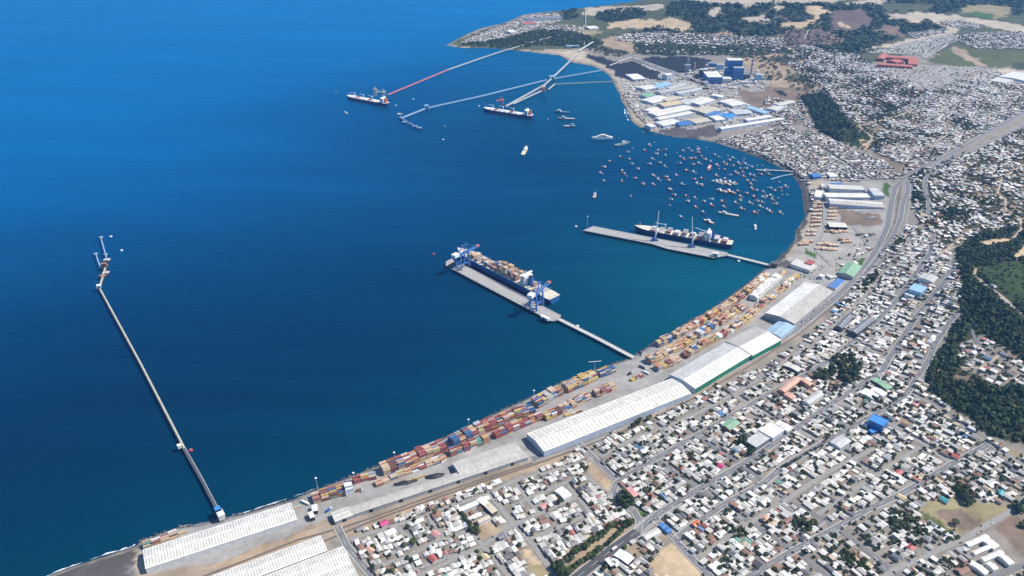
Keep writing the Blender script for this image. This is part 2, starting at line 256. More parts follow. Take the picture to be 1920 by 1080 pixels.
# ------------------------------------------------------------ land cover, painted as the ground's own colours
G = dict(town=(.25,.225,.19), meadow=(.042,.066,.028), hillsoil=(.2,.165,.115), dirt=(.34,.26,.18), sand=(.37,.31,.235), darksand=(.095,.088,.085), apron=(.30,.29,.275), yard=(.33,.315,.285), drygrass=(.27,.23,.13),
         grass=(.07,.12,.035), field=(.095,.11,.045), scrub=(.085,.095,.05), forest=(.058,.066,.036), coal=(.028,.03,.038), bare=(.48,.37,.24), pale=(.44,.38,.29), brown=(.2,.15,.115), heath=(.15,.11,.095), asphalt=(.15,.15,.155), ballast=(.29,.235,.18))
COVER = [
 ('scrub', [(1140,2),(1260,-8),(1500,-30),(1930,-80),(2300,-80),(2300,120),(1920,100),(1700,100),(1600,130),(1500,170),(1440,150),(1420,120),(1350,100),(1240,105),(1180,100),(1130,90),(1095,90),(1000,95),(900,92),(850,88),(845,82),(870,70),(940,45),(1000,26)]),
 ('forest', [(1260,-4),(1500,-14),(1560,12),(1640,2),(1920,-6),(1920,30),(1800,20),(1700,38),(1790,45),(1770,55),(1700,62),(1640,88),(1600,95),(1540,92),(1500,75),(1470,66),(1440,72),(1330,62),(1300,60),(1270,62),(1200,58),(1230,52),(1310,42),(1330,40)]),
 ('brown', [(1420,70),(1500,60),(1560,60),(1590,75),(1560,88),(1500,88),(1450,90)]), ('heath', [(1470,55),(1550,55),(1560,80),(1480,85)]),
 ('forest', [(1575,95),(1640,90),(1610,105),(1560,110),(1500,105)]),
 ('heath', [(1560,20),(1620,18),(1640,40),(1600,60),(1560,55)]), ('scrub', [(1640,5),(1760,8),(1740,22),(1660,24)]), ('brown', [(1690,70),(1640,60),(1660,45),(1690,50)]),
 ('pale', [(1260,-3),(1340,-8),(1450,-14),(1600,-20),(1610,-6),(1560,4),(1500,8),(1440,5),(1400,15),(1380,8),(1330,8),(1290,4)]),
 ('pale', [(1600,2),(1640,-2),(1680,2),(1640,8),(1580,9)]), ('pale', [(1100,14),(1150,11),(1240,8),(1250,16),(1180,22),(1120,28),(1090,30)]),
 ('bare', [(1170,38),(1200,36),(1240,38),(1258,32),(1285,40),(1299,47),(1295,56),(1280,60),(1260,56),(1240,52),(1200,54),(1140,52),(1142,44)]),
 ('pale', [(1318,16),(1352,14),(1352,25),(1336,31),(1322,26)]),
 ('pale', [(1395,33),(1430,28),(1455,40),(1440,46),(1400,40)]), ('pale', [(1432,24),(1455,10),(1472,12),(1462,20)]),
 ('bare', [(1462,44),(1490,40),(1520,38),(1528,28),(1505,22),(1512,10),(1540,12),(1565,25),(1540,28),(1530,45),(1500,52),(1470,54)]), ('brown', [(1450,28),(1475,30),(1470,38),(1455,34)]),
 ('dirt', [(1325,62),(1370,58),(1380,65),(1340,70)]), ('bare', [(1575,42),(1595,46),(1590,52),(1572,48)]), ('bare', [(1700,38),(1725,40),(1730,46),(1705,45)]),
 ('pale', [(1660,28),(1720,22),(1790,28),(1900,45),(1930,52),(1930,66),(1860,52),(1800,48),(1790,62),(1720,78),(1640,92),(1610,95),(1640,88),(1720,70),(1780,55),(1740,40),(1665,36)]),
 ('drygrass', [(1800,16),(1830,8),(1890,12),(1900,22),(1870,36),(1810,26)]), ('grass', [(1812,25),(1830,22),(1872,30),(1860,35),(1825,31)]),
 ('dirt', [(1130,72),(1190,66),(1190,98),(1150,92),(1128,84)]),
 ('drygrass', [(1050,52),(1110,50),(1130,60),(1095,72),(1050,66)]),
 ('field', [(1735,115),(1790,82),(1830,92),(1930,95),(2050,100),(2050,125),(1900,126),(1850,127),(1800,126)]), ('dirt', [(1788,86),(1800,88),(1855,126),(1838,126),(1785,95)]), ('field', [(1745,118),(1785,97),(1820,122),(1800,126)]),
 ('forest', [(1898,120),(1935,110),(1935,132),(1905,134)]), ('pale', [(1860,128),(1930,132),(1930,175),(1890,172),(1850,150)]), ('drygrass', [(1885,178),(1930,172),(1930,192),(1890,186)]),
 ('sand', [(835,85),(870,87),(930,90),(960,92),(1000,94),(1060,92),(1095,94),(1112,100),(1110,108),(1130,122),(1142,128),(1155,142),(1162,160),(1160,168),(1150,150),(1125,131),(1095,121),(1066,117),(1050,106),(990,99),(870,91)]),
 ('pale', [(1040,96),(1090,95),(1105,100),(1100,112),(1075,112),(1050,102)]),
 ('yard', [(1150,150),(1190,112),(1260,112),(1300,115),(1430,150),(1480,160),(1500,190),(1500,225),(1350,245),(1260,252),(1215,243),(1196,235),(1180,222),(1165,186)]),
 ('sand', [(1150,150),(1160,150),(1172,180),(1200,215),(1230,235),(1240,246),(1215,244),(1196,236),(1180,222),(1166,190)]),
 ('coal', [(1092,102),(1110,103),(1158,115),(1155,122),(1140,128),(1115,113)]), ('coal', [(1143,125),(1180,114),(1244,137),(1232,150),(1200,146),(1160,147)]), ('coal', [(1200,112),(1222,106),(1290,105),(1335,112),(1320,130),(1270,138),(1240,128)]),
 ('dirt', [(1370,110),(1460,100),(1540,110),(1560,130),(1530,170),(1500,178),(1440,170),(1440,140)]), ('brown', [(1430,160),(1520,165),(1500,190),(1450,185)]), ('coal', [(1447,169),(1462,168),(1480,177),(1470,179)]),
 ('brown', [(1380,168),(1440,172),(1500,190),(1500,232),(1470,236),(1440,205),(1390,190)]), ('dirt', [(1470,195),(1498,200),(1500,225),(1480,228)]),
 ('forest', [(1430,112),(1470,105),(1500,112),(1470,120)]), ('scrub', [(1470,140),(1530,140),(1525,155),(1480,152)]),
 ('darksand', [(1228,243),(1300,240),(1340,235),(1350,248),(1330,258),(1290,258),(1250,252)]),
 ('forest', [(1500,183),(1540,175),(1560,190),(1580,215),(1600,240),(1635,258),(1615,278),(1590,270),(1560,258),(1535,245),(1525,225),(1515,200)]),
 ('hillsoil', [(1505,100),(1600,100),(1640,128),(1740,172),(1740,200),(1690,330),(1640,285),(1600,235),(1575,200),(1545,165)]), ('hillsoil', [(1705,335),(1800,290),(1930,232),(1990,240),(1990,440),(1900,445),(1830,440),(1790,462),(1745,440)]), ('scrub', [(1640,205),(1735,180),(1730,205),(1650,228)]), ('scrub', [(1700,350),(1735,345),(1740,400),(1712,395)]),
 ('meadow', [(1568,250),(1590,238),(1606,243),(1634,258),(1626,270),(1612,279),(1588,270)]),
 ('bare', [(1615,262),(1640,262),(1650,275),(1630,283),(1612,280)]), ('dirt', [(1575,160),(1620,162),(1625,172),(1590,172)]),
 ('darksand', [(1360,272),(1400,283),(1440,297),(1475,312),(1495,325),(1515,335),(1522,360),(1522,400),(1512,430),(1500,455),(1478,485),(1452,500),(1470,474),(1490,449),(1502,418),(1506,388),(1503,358),(1494,340),(1477,323),(1449,309),(1420,296),(1380,281)]),
 ('yard', [(1512,335),(1600,330),(1672,340),(1668,390),(1650,450),(1625,490),(1575,545),(1490,520),(1475,490),(1505,450),(1520,410),(1522,360)]),
 ('sand', [(1515,330),(1545,335),(1540,352),(1522,355)]), ('sand', [(1520,395),(1530,395),(1522,430),(1505,460),(1480,490),(1474,480),(1500,448)]),
 ('brown', [(1570,392),(1652,400),(1650,420),(1620,425),(1572,418)]), ('grass', [(1657,342),(1667,342),(1665,370),(1657,370)]), ('grass', [(1515,468),(1532,475),(1526,482),(1510,476)]), ('grass', [(1606,487),(1624,483),(1620,498),(1610,500)]),
 ('darksand', [(1455,498),(1480,488),(1495,500),(1480,512),(1455,506)]),
 ('apron', [(1445,497),(1500,508),(1560,525),(1600,530),(1560,570),(1500,620),(1450,655),(1300,742),(1150,815),(1000,862),(850,905),(700,958),(640,985),(600,1010),(560,1035),(420,1085),(260,1092),(262,1015),(330,990),(400,977),(470,960),(550,937),(600,916),(700,877),(820,828),(940,770),(1060,714),(1170,676),(1240,635),(1320,588),(1400,533)]),
 ('ballast', [(1560,578),(1500,628),(1400,697),(1300,752),(1200,800),(1120,832),(1000,872),(900,908),(800,944),(700,982),(640,1008),(560,1050),(480,1092),(200,1095),(262,1082),(420,1050),(550,1000),(620,970),(700,965),(800,930),(900,893),(1000,862),(1150,815),(1300,738),(1450,652)]),
 ('dirt', [(620,1000),(700,972),(800,937),(900,902),(1000,868),(1090,838),(1092,850),(1000,884),(900,917),(800,953),(700,990),(640,1020)]), ('dirt', [(380,1065),(560,1000),(600,990),(560,1020),(450,1060)]),
 ('darksand', [(-120,1170),(60,1096),(110,1076),(200,1046),(257,1026),(250,1060),(254,1100),(200,1180)]), ('asphalt', [(238,1058),(250,1062),(255,1085),(240,1080)]), ('sand', [(255,1026),(264,1030),(270,1060),(280,1090),(262,1095),(252,1060)]),
 ('dirt', [(1096,862),(1120,872),(1152,902),(1150,918),(1143,925),(1120,905),(1098,885)]), ('bare', [(1125,897),(1147,905),(1147,925),(1138,922)]),
 ('grass', [(1021,925),(1040,917),(1044,926),(1027,935)]), ('grass', [(1194,950),(1202,952),(1216,967),(1207,975),(1198,963)]), ('grass', [(1167,928),(1188,930),(1195,958),(1180,960),(1160,942)]),
 ('bare', [(974,1035),(992,1030),(1012,1055),(1015,1075),(1000,1070)]), ('drygrass', [(985,1058),(1020,1062),(1040,1085),(1000,1085)]),
 ('dirt', [(1040,1060),(1085,1020),(1130,990),(1185,972),(1187,985),(1140,1025),(1085,1070),(1040,1085)]), ('grass', [(1052,1062),(1075,1050),(1080,1062),(1060,1075)]), ('grass', [(1095,1045),(1120,1025),(1125,1035),(1100,1058)]),
 ('bare', [(1215,1052),(1240,1032),(1264,1020),(1300,1050),(1330,1085),(1235,1085)]), ('dirt', [(1225,990),(1240,985),(1262,1012),(1240,1015)]), ('dirt', [(1172,1022),(1200,1020),(1205,1040),(1180,1040)]),
 ('dirt', [(877,975),(920,975),(935,1000),(905,1015),(882,1000)]), ('drygrass', [(932,995),(945,985),(952,995),(938,1003)]),
 ('drygrass', [(1725,945),(1790,925),(1830,940),(1900,945),(1890,965),(1845,988),(1800,1005),(1770,985),(1735,965)]), ('brown', [(1750,960),(1800,955),(1840,975),(1815,1000),(1780,985)]), ('field', [(1725,958),(1760,975),(1790,1000),(1770,998),(1730,975)]),
 ('brown', [(1860,985),(1895,965),(1925,980),(1925,1050),(1905,1030),(1875,1000)]), ('brown', [(1800,1045),(1822,1055),(1840,1085),(1790,1085)]),
 ('drygrass', [(1850,830),(1890,838),(1920,850),(1920,862),(1880,842)]), ('dirt', [(1660,765),(1705,785),(1720,800),(1690,795)]),
 ('forest', [(1735,700),(1745,680),(1770,650),(1785,615),(1800,600),(1800,540),(1790,470),(1830,440),(1930,420),(1930,830),(1890,828),(1850,815),(1820,790),(1780,765),(1745,740)]),
 ('meadow', [(1840,500),(1900,490),(1930,495),(1930,590),(1890,560),(1855,530),(1832,515)]), ('bare', [(1900,472),(1930,455),(1930,480),(1905,490)]), ('brown', [(1780,700),(1830,705),(1840,720),(1800,718)]),
 ('town', [(1800,640),(1850,630),(1930,690),(1930,725),(1870,722),(1830,705),(1795,690)]), ('dirt', [(1905,335),(1930,330),(1930,370),(1910,360)]),
 ('bare', [(1845,455),(1880,445),(1900,450),(1870,462),(1850,465)]),
]
def axis(a, b, s0, f, grow):
    out = [a]
    while out[-1] < b: out.append(out[-1]+max(s0, grow*(abs(out[-1]-f)))) if f is not None else out.append(out[-1]+s0)
    return np.array(out)
def grid_mesh(xs, ys, zfun):
    X, Y = np.meshgrid(xs, ys); nx, ny = len(xs), len(ys)
    Z = zfun(X.ravel(), Y.ravel()); V = np.stack([X.ravel(), Y.ravel(), Z], 1)
    i = np.arange(nx-1); j = np.arange(ny-1); I, J = np.meshgrid(i, j); a = (J*nx+I).ravel()
    F = np.stack([a, a+1, a+nx+1, a+nx], 1)
    return V, F
xs = np.concatenate([np.array([-1150, -1000, -850, -760]), np.arange(-700, 1500, 6.0), 1500+np.cumsum(np.linspace(6, 40, 170)), np.array([7000, 9000, 12000, 20000, 29000.])])
yy = [650.0]
while yy[-1] < 7500: yy.append(yy[-1]+4*max(1, (yy[-1]/900))**1.25)
yy += [8500, 10000, 11500]
ys = np.array([-3500, -1500, -600, -200, 50, 200, 320, 420, 500, 560, 610]+yy)
CD = {}
def zland(x, y):
    d = coast_d(x, y); CD['d'] = d
    base = np.where(d < 0, np.maximum(-6, d*.35), np.minimum(4, d*.30))
    return base+hills(x, y)*np.clip(d/60, 0, 1)
V, F = grid_mesh(xs, ys, zland)
d = CD['d']; keep = d[F].max(1) > -14
F = F[keep]; used = np.zeros(len(V), bool); used[F.ravel()] = True; idx = np.cumsum(used)-1
V = V[used]; d = d[used]; F = idx[F]
C = np.tile(np.array(G['town']), (len(V), 1))
wx = V[:, 0]+np.clip(V[:, 1]/420, 2, 9)*np.sin(V[:, 1]/23+np.sin(V[:, 0]/31)*2); wy = V[:, 1]+np.clip(V[:, 1]/300, 2, 18)*np.sin(V[:, 0]/19+np.sin(V[:, 1]/27)*2)
COVW = []
for n, pl in COVER:
    w_ = np.array(P(pl)); COVW.append((n, w_))
    hard = n in ('apron', 'asphalt', 'court')
    m = pip(V[:, 0] if hard else wx, V[:, 1] if hard else wy, w_); C[m] = G[n]
wet = d < 6; C[wet] = C[wet]*.75; C[d < 1.5] = (.12,.115,.11)
corner = C[F.ravel()]
me = np_mesh('ground', V, F.ravel(), np.arange(len(F))*4, np.full(len(F), 4), M['ground'], corner, True)
go = bpy.data.objects.new('ground', me); COL.objects.link(go); tag(go, 'sandy coastal plain and low hills behind the bay', 'ground', kind='structure')

# ------------------------------------------------------------ water
def water():
    m, t, b = _nodes('sea_water')
    a = t.nodes.new("ShaderNodeAttribute"); a.attribute_name = "Col"
    tc = t.nodes.new("ShaderNodeTexCoord")
    n0 = t.nodes.new("ShaderNodeTexNoise"); n0.inputs["Scale"].default_value = .0035; n0.inputs["Detail"].default_value = 5
    mp = t.nodes.new("ShaderNodeMapping"); mp.inputs["Rotation"].default_value = (0, 0, R(20)); mp.inputs["Scale"].default_value = (.35, 1, 1)
    t.links.new(tc.outputs["Object"], mp.inputs[0]); t.links.new(mp.outputs[0], n0.inputs["Vector"])
    mr = t.nodes.new("ShaderNodeMapRange"); mr.inputs["To Min"].default_value = .88; mr.inputs["To Max"].default_value = 1.13; mr.inputs["From Min"].default_value = .3; mr.inputs["From Max"].default_value = .7
    t.links.new(n0.outputs["Fac"], mr.inputs["Value"])
    mx = t.nodes.new("ShaderNodeVectorMath"); mx.operation = 'SCALE'; t.links.new(a.outputs["Color"], mx.inputs[0]); t.links.new(mr.outputs[0], mx.inputs["Scale"])
    m2 = t.nodes.new("ShaderNodeMapping"); m2.inputs["Rotation"].default_value = (0, 0, R(14)); m2.inputs["Scale"].default_value = (.5, 1, 1)
    t.links.new(tc.outputs["Object"], m2.inputs[0])
    n1 = t.nodes.new("ShaderNodeTexNoise"); n1.inputs["Scale"].default_value = .07; n1.inputs["Detail"].default_value = 6; n1.inputs["Roughness"].default_value = .6
    t.links.new(m2.outputs[0], n1.inputs["Vector"])
    bp = t.nodes.new("ShaderNodeBump"); bp.inputs["Strength"].default_value = .5; bp.inputs["Distance"].default_value = 3.0
    t.links.new(n1.outputs["Fac"], bp.inputs["Height"])
    df = t.nodes.new("ShaderNodeBsdfDiffuse"); gl = t.nodes.new("ShaderNodeBsdfGlossy"); fr = t.nodes.new("ShaderNodeFresnel"); mi = t.nodes.new("ShaderNodeMixShader")
    gl.inputs["Color"].default_value = (.06, .62, 1, 1); gl.inputs["Roughness"].default_value = .30; fr.inputs["IOR"].default_value = 1.5
    t.links.new(mx.outputs[0], df.inputs["Color"])
    m3 = t.nodes.new("ShaderNodeMapping"); m3.inputs["Rotation"].default_value = (0, 0, R(-25)); m3.inputs["Scale"].default_value = (.12, 1, 1); t.links.new(tc.outputs["Object"], m3.inputs[0])
    n3 = t.nodes.new("ShaderNodeTexNoise"); n3.inputs["Scale"].default_value = .012; n3.inputs["Detail"].default_value = 6; t.links.new(m3.outputs[0], n3.inputs["Vector"])
    r3 = t.nodes.new("ShaderNodeMapRange"); r3.inputs["From Min"].default_value = .35; r3.inputs["From Max"].default_value = .65; r3.inputs["To Min"].default_value = .2; r3.inputs["To Max"].default_value = .42
    t.links.new(n3.outputs["Fac"], r3.inputs["Value"]); t.links.new(r3.outputs[0], gl.inputs["Roughness"])
    for q in (df, gl, fr): t.links.new(bp.outputs[0], q.inputs["Normal"])
    t.links.new(fr.outputs[0], mi.inputs[0]); t.links.new(df.outputs[0], mi.inputs[1]); t.links.new(gl.outputs[0], mi.inputs[2])
    t.nodes.remove(b); t.links.new(mi.outputs[0], t.nodes["Material Output"].inputs["Surface"])
    return m
M['water'] = water()
gx = np.concatenate([[-42000,-25000,-15000,-9000,-6000,-4500,-3500,-2800,-2300,-1900,-1600,-1400], np.arange(-1250, 1500, 25.), np.arange(1500, 6000, 120.), [7000, 9000, 14000, 25000, 42000]])
gy = np.concatenate([[-9000, -3000, 0, 400, 600], np.arange(700, 2600, 22.), np.arange(2600, 5200, 50.), [5500, 6000, 7000, 9000, 12000, 17000, 25000, 42000]])
V, F = grid_mesh(gx, gy, lambda x, y: 0*x)
d = -coast_d(V[:, 0], V[:, 1]); sh = np.exp(-np.clip(d, 0, None)/260)
bay = np.exp(-(((V[:, 0]-430)/380)**2+((V[:, 1]-1640)/420)**2))+.5*np.exp(-(((V[:, 0]-350)/500)**2+((V[:, 1]-3500)/700)**2))          # shallow shelf inside the bay
sh2 = np.clip(sh*.30+bay*.55, 0, 1)[:, None]
bay = None
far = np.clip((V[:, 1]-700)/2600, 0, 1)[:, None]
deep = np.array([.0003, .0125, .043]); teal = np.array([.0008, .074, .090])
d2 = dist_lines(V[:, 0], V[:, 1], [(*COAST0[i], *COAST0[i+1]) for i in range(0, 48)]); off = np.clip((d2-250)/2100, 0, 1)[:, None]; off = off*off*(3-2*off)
C = deep*(1-off)+np.array([.0006, .095, .27])*off; C = C*(1-sh2)+teal*sh2     # green shelf water; blue brightens offshore to paint in grazing sky reflection and haze
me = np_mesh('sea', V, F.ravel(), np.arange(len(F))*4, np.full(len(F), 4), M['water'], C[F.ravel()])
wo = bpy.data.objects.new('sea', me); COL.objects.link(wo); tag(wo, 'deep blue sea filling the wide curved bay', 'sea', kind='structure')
def dens(W, step=12.0):
    L = []
    for i in range(len(W)-1):
        n = max(1, int(math.dist(W[i], W[i+1])/step))
        for k in range(n): L.append((W[i][0]+(W[i+1][0]-W[i][0])*k/n, W[i][1]+(W[i+1][1]-W[i][1])*k/n))
    L.append(tuple(W[-1])); return L
# surf along the open beaches, lying on the wet sand's edge
def surf(name, pts, w0, label, side=-1):
    mb = MB(); W = [un0(u, v) for u, v in pts]; L = np.array(dens(W, 4.0)); n = len(L); T = np.gradient(L, axis=0); T /= np.linalg.norm(T, axis=1)[:, None]; N_ = np.stack([-T[:, 1], T[:, 0]], 1)
    k = np.arange(n); ph = rng.uniform(0, 6, 4); wob = np.sin(k*.21+ph[0])+np.sin(k*.53+ph[1])+.8*np.sin(k*1.31+ph[2])+.5*rng.normal(size=n)
    w_ = np.clip(w0*(.35+.28*wob), 0, None); o_ = 2.5+1.2*np.sin(k*.17+ph[3])+.5*rng.normal(size=n)
    for i in range(n-1):
        if w_[i] < .25 and w_[i+1] < .25: continue
        mb.face([(*(L[i]+N_[i]*o_[i]), .12), (*(L[i+1]+N_[i+1]*o_[i+1]), .12), (*(L[i+1]+N_[i+1]*(o_[i+1]+w_[i+1]+.1)), .12), (*(L[i]+N_[i]*(o_[i]+w_[i]+.1)), .12)])
    tag(mb.build(name, M['foam']), label, 'surf', kind='stuff')
M['foam'] = mat('sea_foam', (.62,.66,.68), .8, .3, .4)
surf('surf_foam', [(-60,1138),(60,1093),(110,1073),(150,1059),(200,1043),(254,1025)], 4.5, 'white breaking wave along the dark beach')
surf('shore_spray', [(335,990),(372,986),(400,978),(425,973),(470,960),(520,945),(575,925),(600,915)], 2.4, 'white water against the rocks behind the long shed')
surf('point_surf', [(1180,226),(1172,205),(1176,215)], 7, 'white ripple at the sandy corner of the factory beach')

# ------------------------------------------------------------ roads
ROADS = [  # name, width m, material, pixels
 ('coast_highway', 13, 'road_grey', [(1965,190),(1920,211),(1850,250),(1800,280),(1760,300),(1715,322),(1692,338),(1678,352),(1671,380),(1664,425),(1650,455),(1633,486),(1605,520),(1573,553),(1530,588),(1493,617),(1430,660),(1380,687),(1330,715),(1280,743),(1200,783),(1100,826),(1000,861)]),
 ('highway_lane', 11, 'road_grey', [(1700,340),(1703,355),(1692,385),(1688,412),(1676,440),(1655,470),(1634,498),(1610,525)]),
 ('frontage_road', 7, 'road_pale', [(1710,345),(1704,390),(1698,420),(1690,438),(1672,470),(1650,500)]),
 ('port_road', 9, 'road_pale', [(1600,530),(1510,602),(1440,650),(1405,668)]),
 ('hill_road', 9, 'road_grey', [(1960,215),(1920,236),(1860,265),(1810,290),(1770,300),(1751,312),(1736,335),(1733,355),(1741,380),(1741,405)]),
 ('railway', 3.2, 'rail_bed', [(1690,345),(1684,380),(1677,425),(1655,462),(1630,500),(1575,562),(1500,626),(1400,690),(1300,747),(1200,797),(1100,836),(1000,872),(900,905),(800,940),(700,976),(620,1010),(520,1050),(430,1085)]),
 ('siding', 3.2, 'rail_bed', [(1000,868),(900,900),(800,934),(700,970),(640,990),(560,1012),(450,1055),(370,1085)]),
 ('shore_street', 8, 'road_pale', [(1706,444),(1689,470),(1629,548),(1556,618),(1509,653),(1440,700),(1374,740),(1300,779),(1174,829),(1125,857)]),
 ('market_street', 9, 'road_grey', [(1750,440),(1743,476),(1683,561),(1640,606),(1602,637),(1567,668),(1510,703),(1446,736),(1393,767),(1339,798),(1263,842),(1230,860),(1174,893),(1157,905),(1150,920),(1162,945),(1188,958),(1199,976),(1196,995)]),
 ('main_avenue', 10, 'road_grey', [(1788,488),(1785,503),(1776,523),(1761,540),(1718,594),(1664,676),(1652,699),(1615,722),(1563,755),(1491,806),(1397,868),(1300,924),(1232,965),(1195,997)]),
 ('tree_boulevard', 15, 'road_dark', [(1232,965),(1195,997),(1145,1033),(1083,1082),(1060,1100)]),
 ('forest_street', 9, 'road_grey', [(1794,587),(1780,604),(1753,645),(1741,676),(1716,713),(1699,740),(1668,761),(1545,830),(1467,876),(1434,905),(1358,946),(1300,985),(1268,1010)]),
 ('long_street', 9, 'road_grey', [(1850,835),(1784,870),(1734,901),(1683,930),(1625,956),(1568,990),(1487,1033),(1400,1085)]),
 ('middle_street', 8, 'road_pale', [(1725,838),(1671,872),(1631,899),(1533,965)]),
 ('lower_street', 8, 'road_pale', [(1650,836),(1582,870),(1549,887),(1475,938),(1409,979),(1312,1047)]),
 ('field_road', 9, 'road_pale', [(1935,925),(1897,958),(1850,985),(1806,1012),(1771,1026),(1679,1068),(1650,1088)]),
 ('corner_road', 8, 'road_grey', [(1840,1090),(1875,1075),(1930,1056)]),
 ('cross_street', 8, 'road_grey', [(1230,860),(1271,891),(1330,930),(1358,946),(1409,981),(1489,1035),(1560,1088)]),
 ('cross_street', 8, 'road_grey', [(1300,815),(1356,849),(1393,872),(1434,905),(1475,938),(1533,967),(1568,990),(1611,1022),(1690,1082)]),
 ('cross_street', 8, 'road_pale', [(1374,740),(1430,772),(1491,806),(1545,830),(1592,855),(1640,893),(1683,928)]),
 ('cross_street', 9, 'road_pale', [(1563,754),(1600,763),(1634,775),(1664,791),(1740,839),(1784,870)]),
 ('cross_street', 7, 'road_pale', [(1706,737),(1742,755),(1819,810),(1866,841),(1930,880)]),
 ('cross_street', 7, 'road_pale', [(1556,618),(1602,637),(1630,655),(1664,676)]), ('cross_street', 7, 'road_pale', [(1640,606),(1700,618),(1761,634)]), ('cross_street', 7, 'road_pale', [(1664,676),(1741,676)]),
 ('cross_street', 7, 'road_pale', [(1629,548),(1683,561),(1718,594)]), ('cross_street', 7, 'road_pale', [(1689,470),(1743,476),(1785,500)]),
 ('market_lane', 9, 'road_grey', [(1230,975),(1265,1010),(1291,1041),(1340,1090)]),
 ('side_street', 8, 'road_pale', [(655,1012),(680,1004),(764,979),(853,946),(918,926),(960,904),(1077,871),(1112,860)]),
 ('side_street', 7, 'road_pale', [(1096,892),(1005,928),(960,950)]), ('side_street', 7, 'road_pale', [(1085,932),(1012,963),(960,985),(908,1022),(860,1045),(790,1078)]),
 ('side_street', 7, 'road_pale', [(718,1060),(764,1043),(830,1012),(883,994)]), ('side_street', 7, 'road_pale', [(993,1012),(1094,969)]), ('side_street', 6, 'road_pale', [(791,1064),(873,1035)]),
 ('side_street', 7, 'road_pale', [(803,967),(836,1010)]), ('side_street', 7, 'road_pale', [(740,985),(781,1022)]), ('side_street', 7, 'road_pale', [(760,1041),(795,1088)]), ('side_street', 7, 'road_pale', [(883,996),(923,1045),(960,1088)]),
 ('side_street', 8, 'road_pale', [(918,926),(950,968),(964,987),(995,1016),(1045,1085)]), ('side_street', 7, 'road_pale', [(966,908),(995,944),(1010,963)]), ('side_street', 7, 'road_pale', [(1065,911),(1096,948),(1139,991)]),
 ('side_street', 7, 'road_pale', [(1096,892),(1155,936),(1182,960)]), ('crossing_street', 9, 'road_grey', [(1086,832),(1092,838),(1131,877),(1155,899)]), ('warehouse_road', 9, 'road_grey', [(632,987),(649,1022),(678,1057),(706,1090)]),
 ('dirt_road', 6, 'road_dirt', [(1930,303),(1878,337),(1870,364),(1885,374),(1886,395),(1913,409),(1915,430),(1895,452)]), ('dirt_road', 5, 'road_dirt', [(1870,366),(1806,366)]), ('dirt_road', 6, 'road_dirt', [(1829,503),(1827,515),(1850,536),(1885,561),(1925,600)]),
 ('dirt_road', 7, 'road_dirt', [(1740,194),(1683,218),(1611,237),(1635,258),(1632,268),(1615,278)]), ('dirt_road', 6, 'road_dirt', [(1769,227),(1777,253),(1734,278)]), ('plateau_road', 9, 'road_pale', [(1870,125),(1856,130),(1742,170)]),
 ('factory_street', 7, 'road_pale', [(1481,235),(1525,270),(1574,301),(1632,338)]), ('factory_street', 7, 'road_pale', [(1484,227),(1535,249),(1607,282),(1650,300)]), ('harbour_street', 8, 'road_pale', [(1500,338),(1560,334),(1630,338),(1692,338)]), ('factory_street', 5, 'road_pale', [(1440,245),(1500,290),(1560,333)]),
 ('plant_road', 9, 'road_pale', [(1120,95),(1187,110),(1240,132),(1357,172),(1400,163),(1437,155)]), ('plant_road', 8, 'road_pale', [(1357,172),(1420,205),(1481,235)]), ('dirt_road', 7, 'road_dirt', [(1455,82),(1500,97),(1540,110),(1565,125)]), ('dirt_road', 5, 'road_dirt', [(1457,120),(1470,140),(1460,155)]),
 ('dirt_road', 6, 'road_dirt', [(1508,75),(1515,58),(1540,42),(1560,38)]), ('point_road', 6, 'road_pale', [(870,80),(930,62),(990,48),(1050,45),(1090,48)]), ('hill_street', 6, 'road_dirt', [(1790,462),(1760,480),(1820,430)]), ('forest_lane', 6, 'road_grey', [(1818,608),(1826,630),(1833,645)]),
 ('hill_street', 6, 'road_dirt', [(1795,690),(1840,690),(1875,665)]), ('causeway', 9, 'road_pale', [(1730,100),(1795,75),(1850,60)]), ('yard_lane', 6, 'road_pale', [(1545,380),(1545,430),(1530,470),(1560,500)]), ('yard_lane', 6, 'road_pale', [(1600,425),(1622,455),(1640,470)]),
]
for n, c in [('road_grey',(.17,.17,.175)),('road_pale',(.27,.26,.24)),('road_dark',(.075,.077,.085)),('road_dirt',(.42,.34,.25)),('rail_bed',(.14,.115,.1)),('kerb_stone',(.4,.39,.37)),('line_paint',(.7,.7,.66))]: M[n] = mat(n, c, .9, .15, .25)
ROADSEG = []; RW = []
def strip(L, w, dz, mb, m=0, off=0.0):
    pts = np.array(L); n = len(pts); T = np.zeros_like(pts)
    T[1:-1] = pts[2:]-pts[:-2]; T[0] = pts[1]-pts[0]; T[-1] = pts[-1]-pts[-2]
    T /= np.linalg.norm(T, axis=1)[:, None]+1e-9; Nn = np.stack([-T[:, 1], T[:, 0]], 1)
    A = pts+Nn*(off+w/2); B = pts+Nn*(off-w/2); b = len(mb.v)
    za = 4+hills(A[:, 0], A[:, 1])+dz; zb = 4+hills(B[:, 0], B[:, 1])+dz
    for i in range(n): mb.v += [(A[i, 0], A[i, 1], za[i]), (B[i, 0], B[i, 1], zb[i])]
    for i in range(n-1): mb.f.append((b+2*i+1, b+2*i+3, b+2*i+2, b+2*i)); mb.m.append(m)
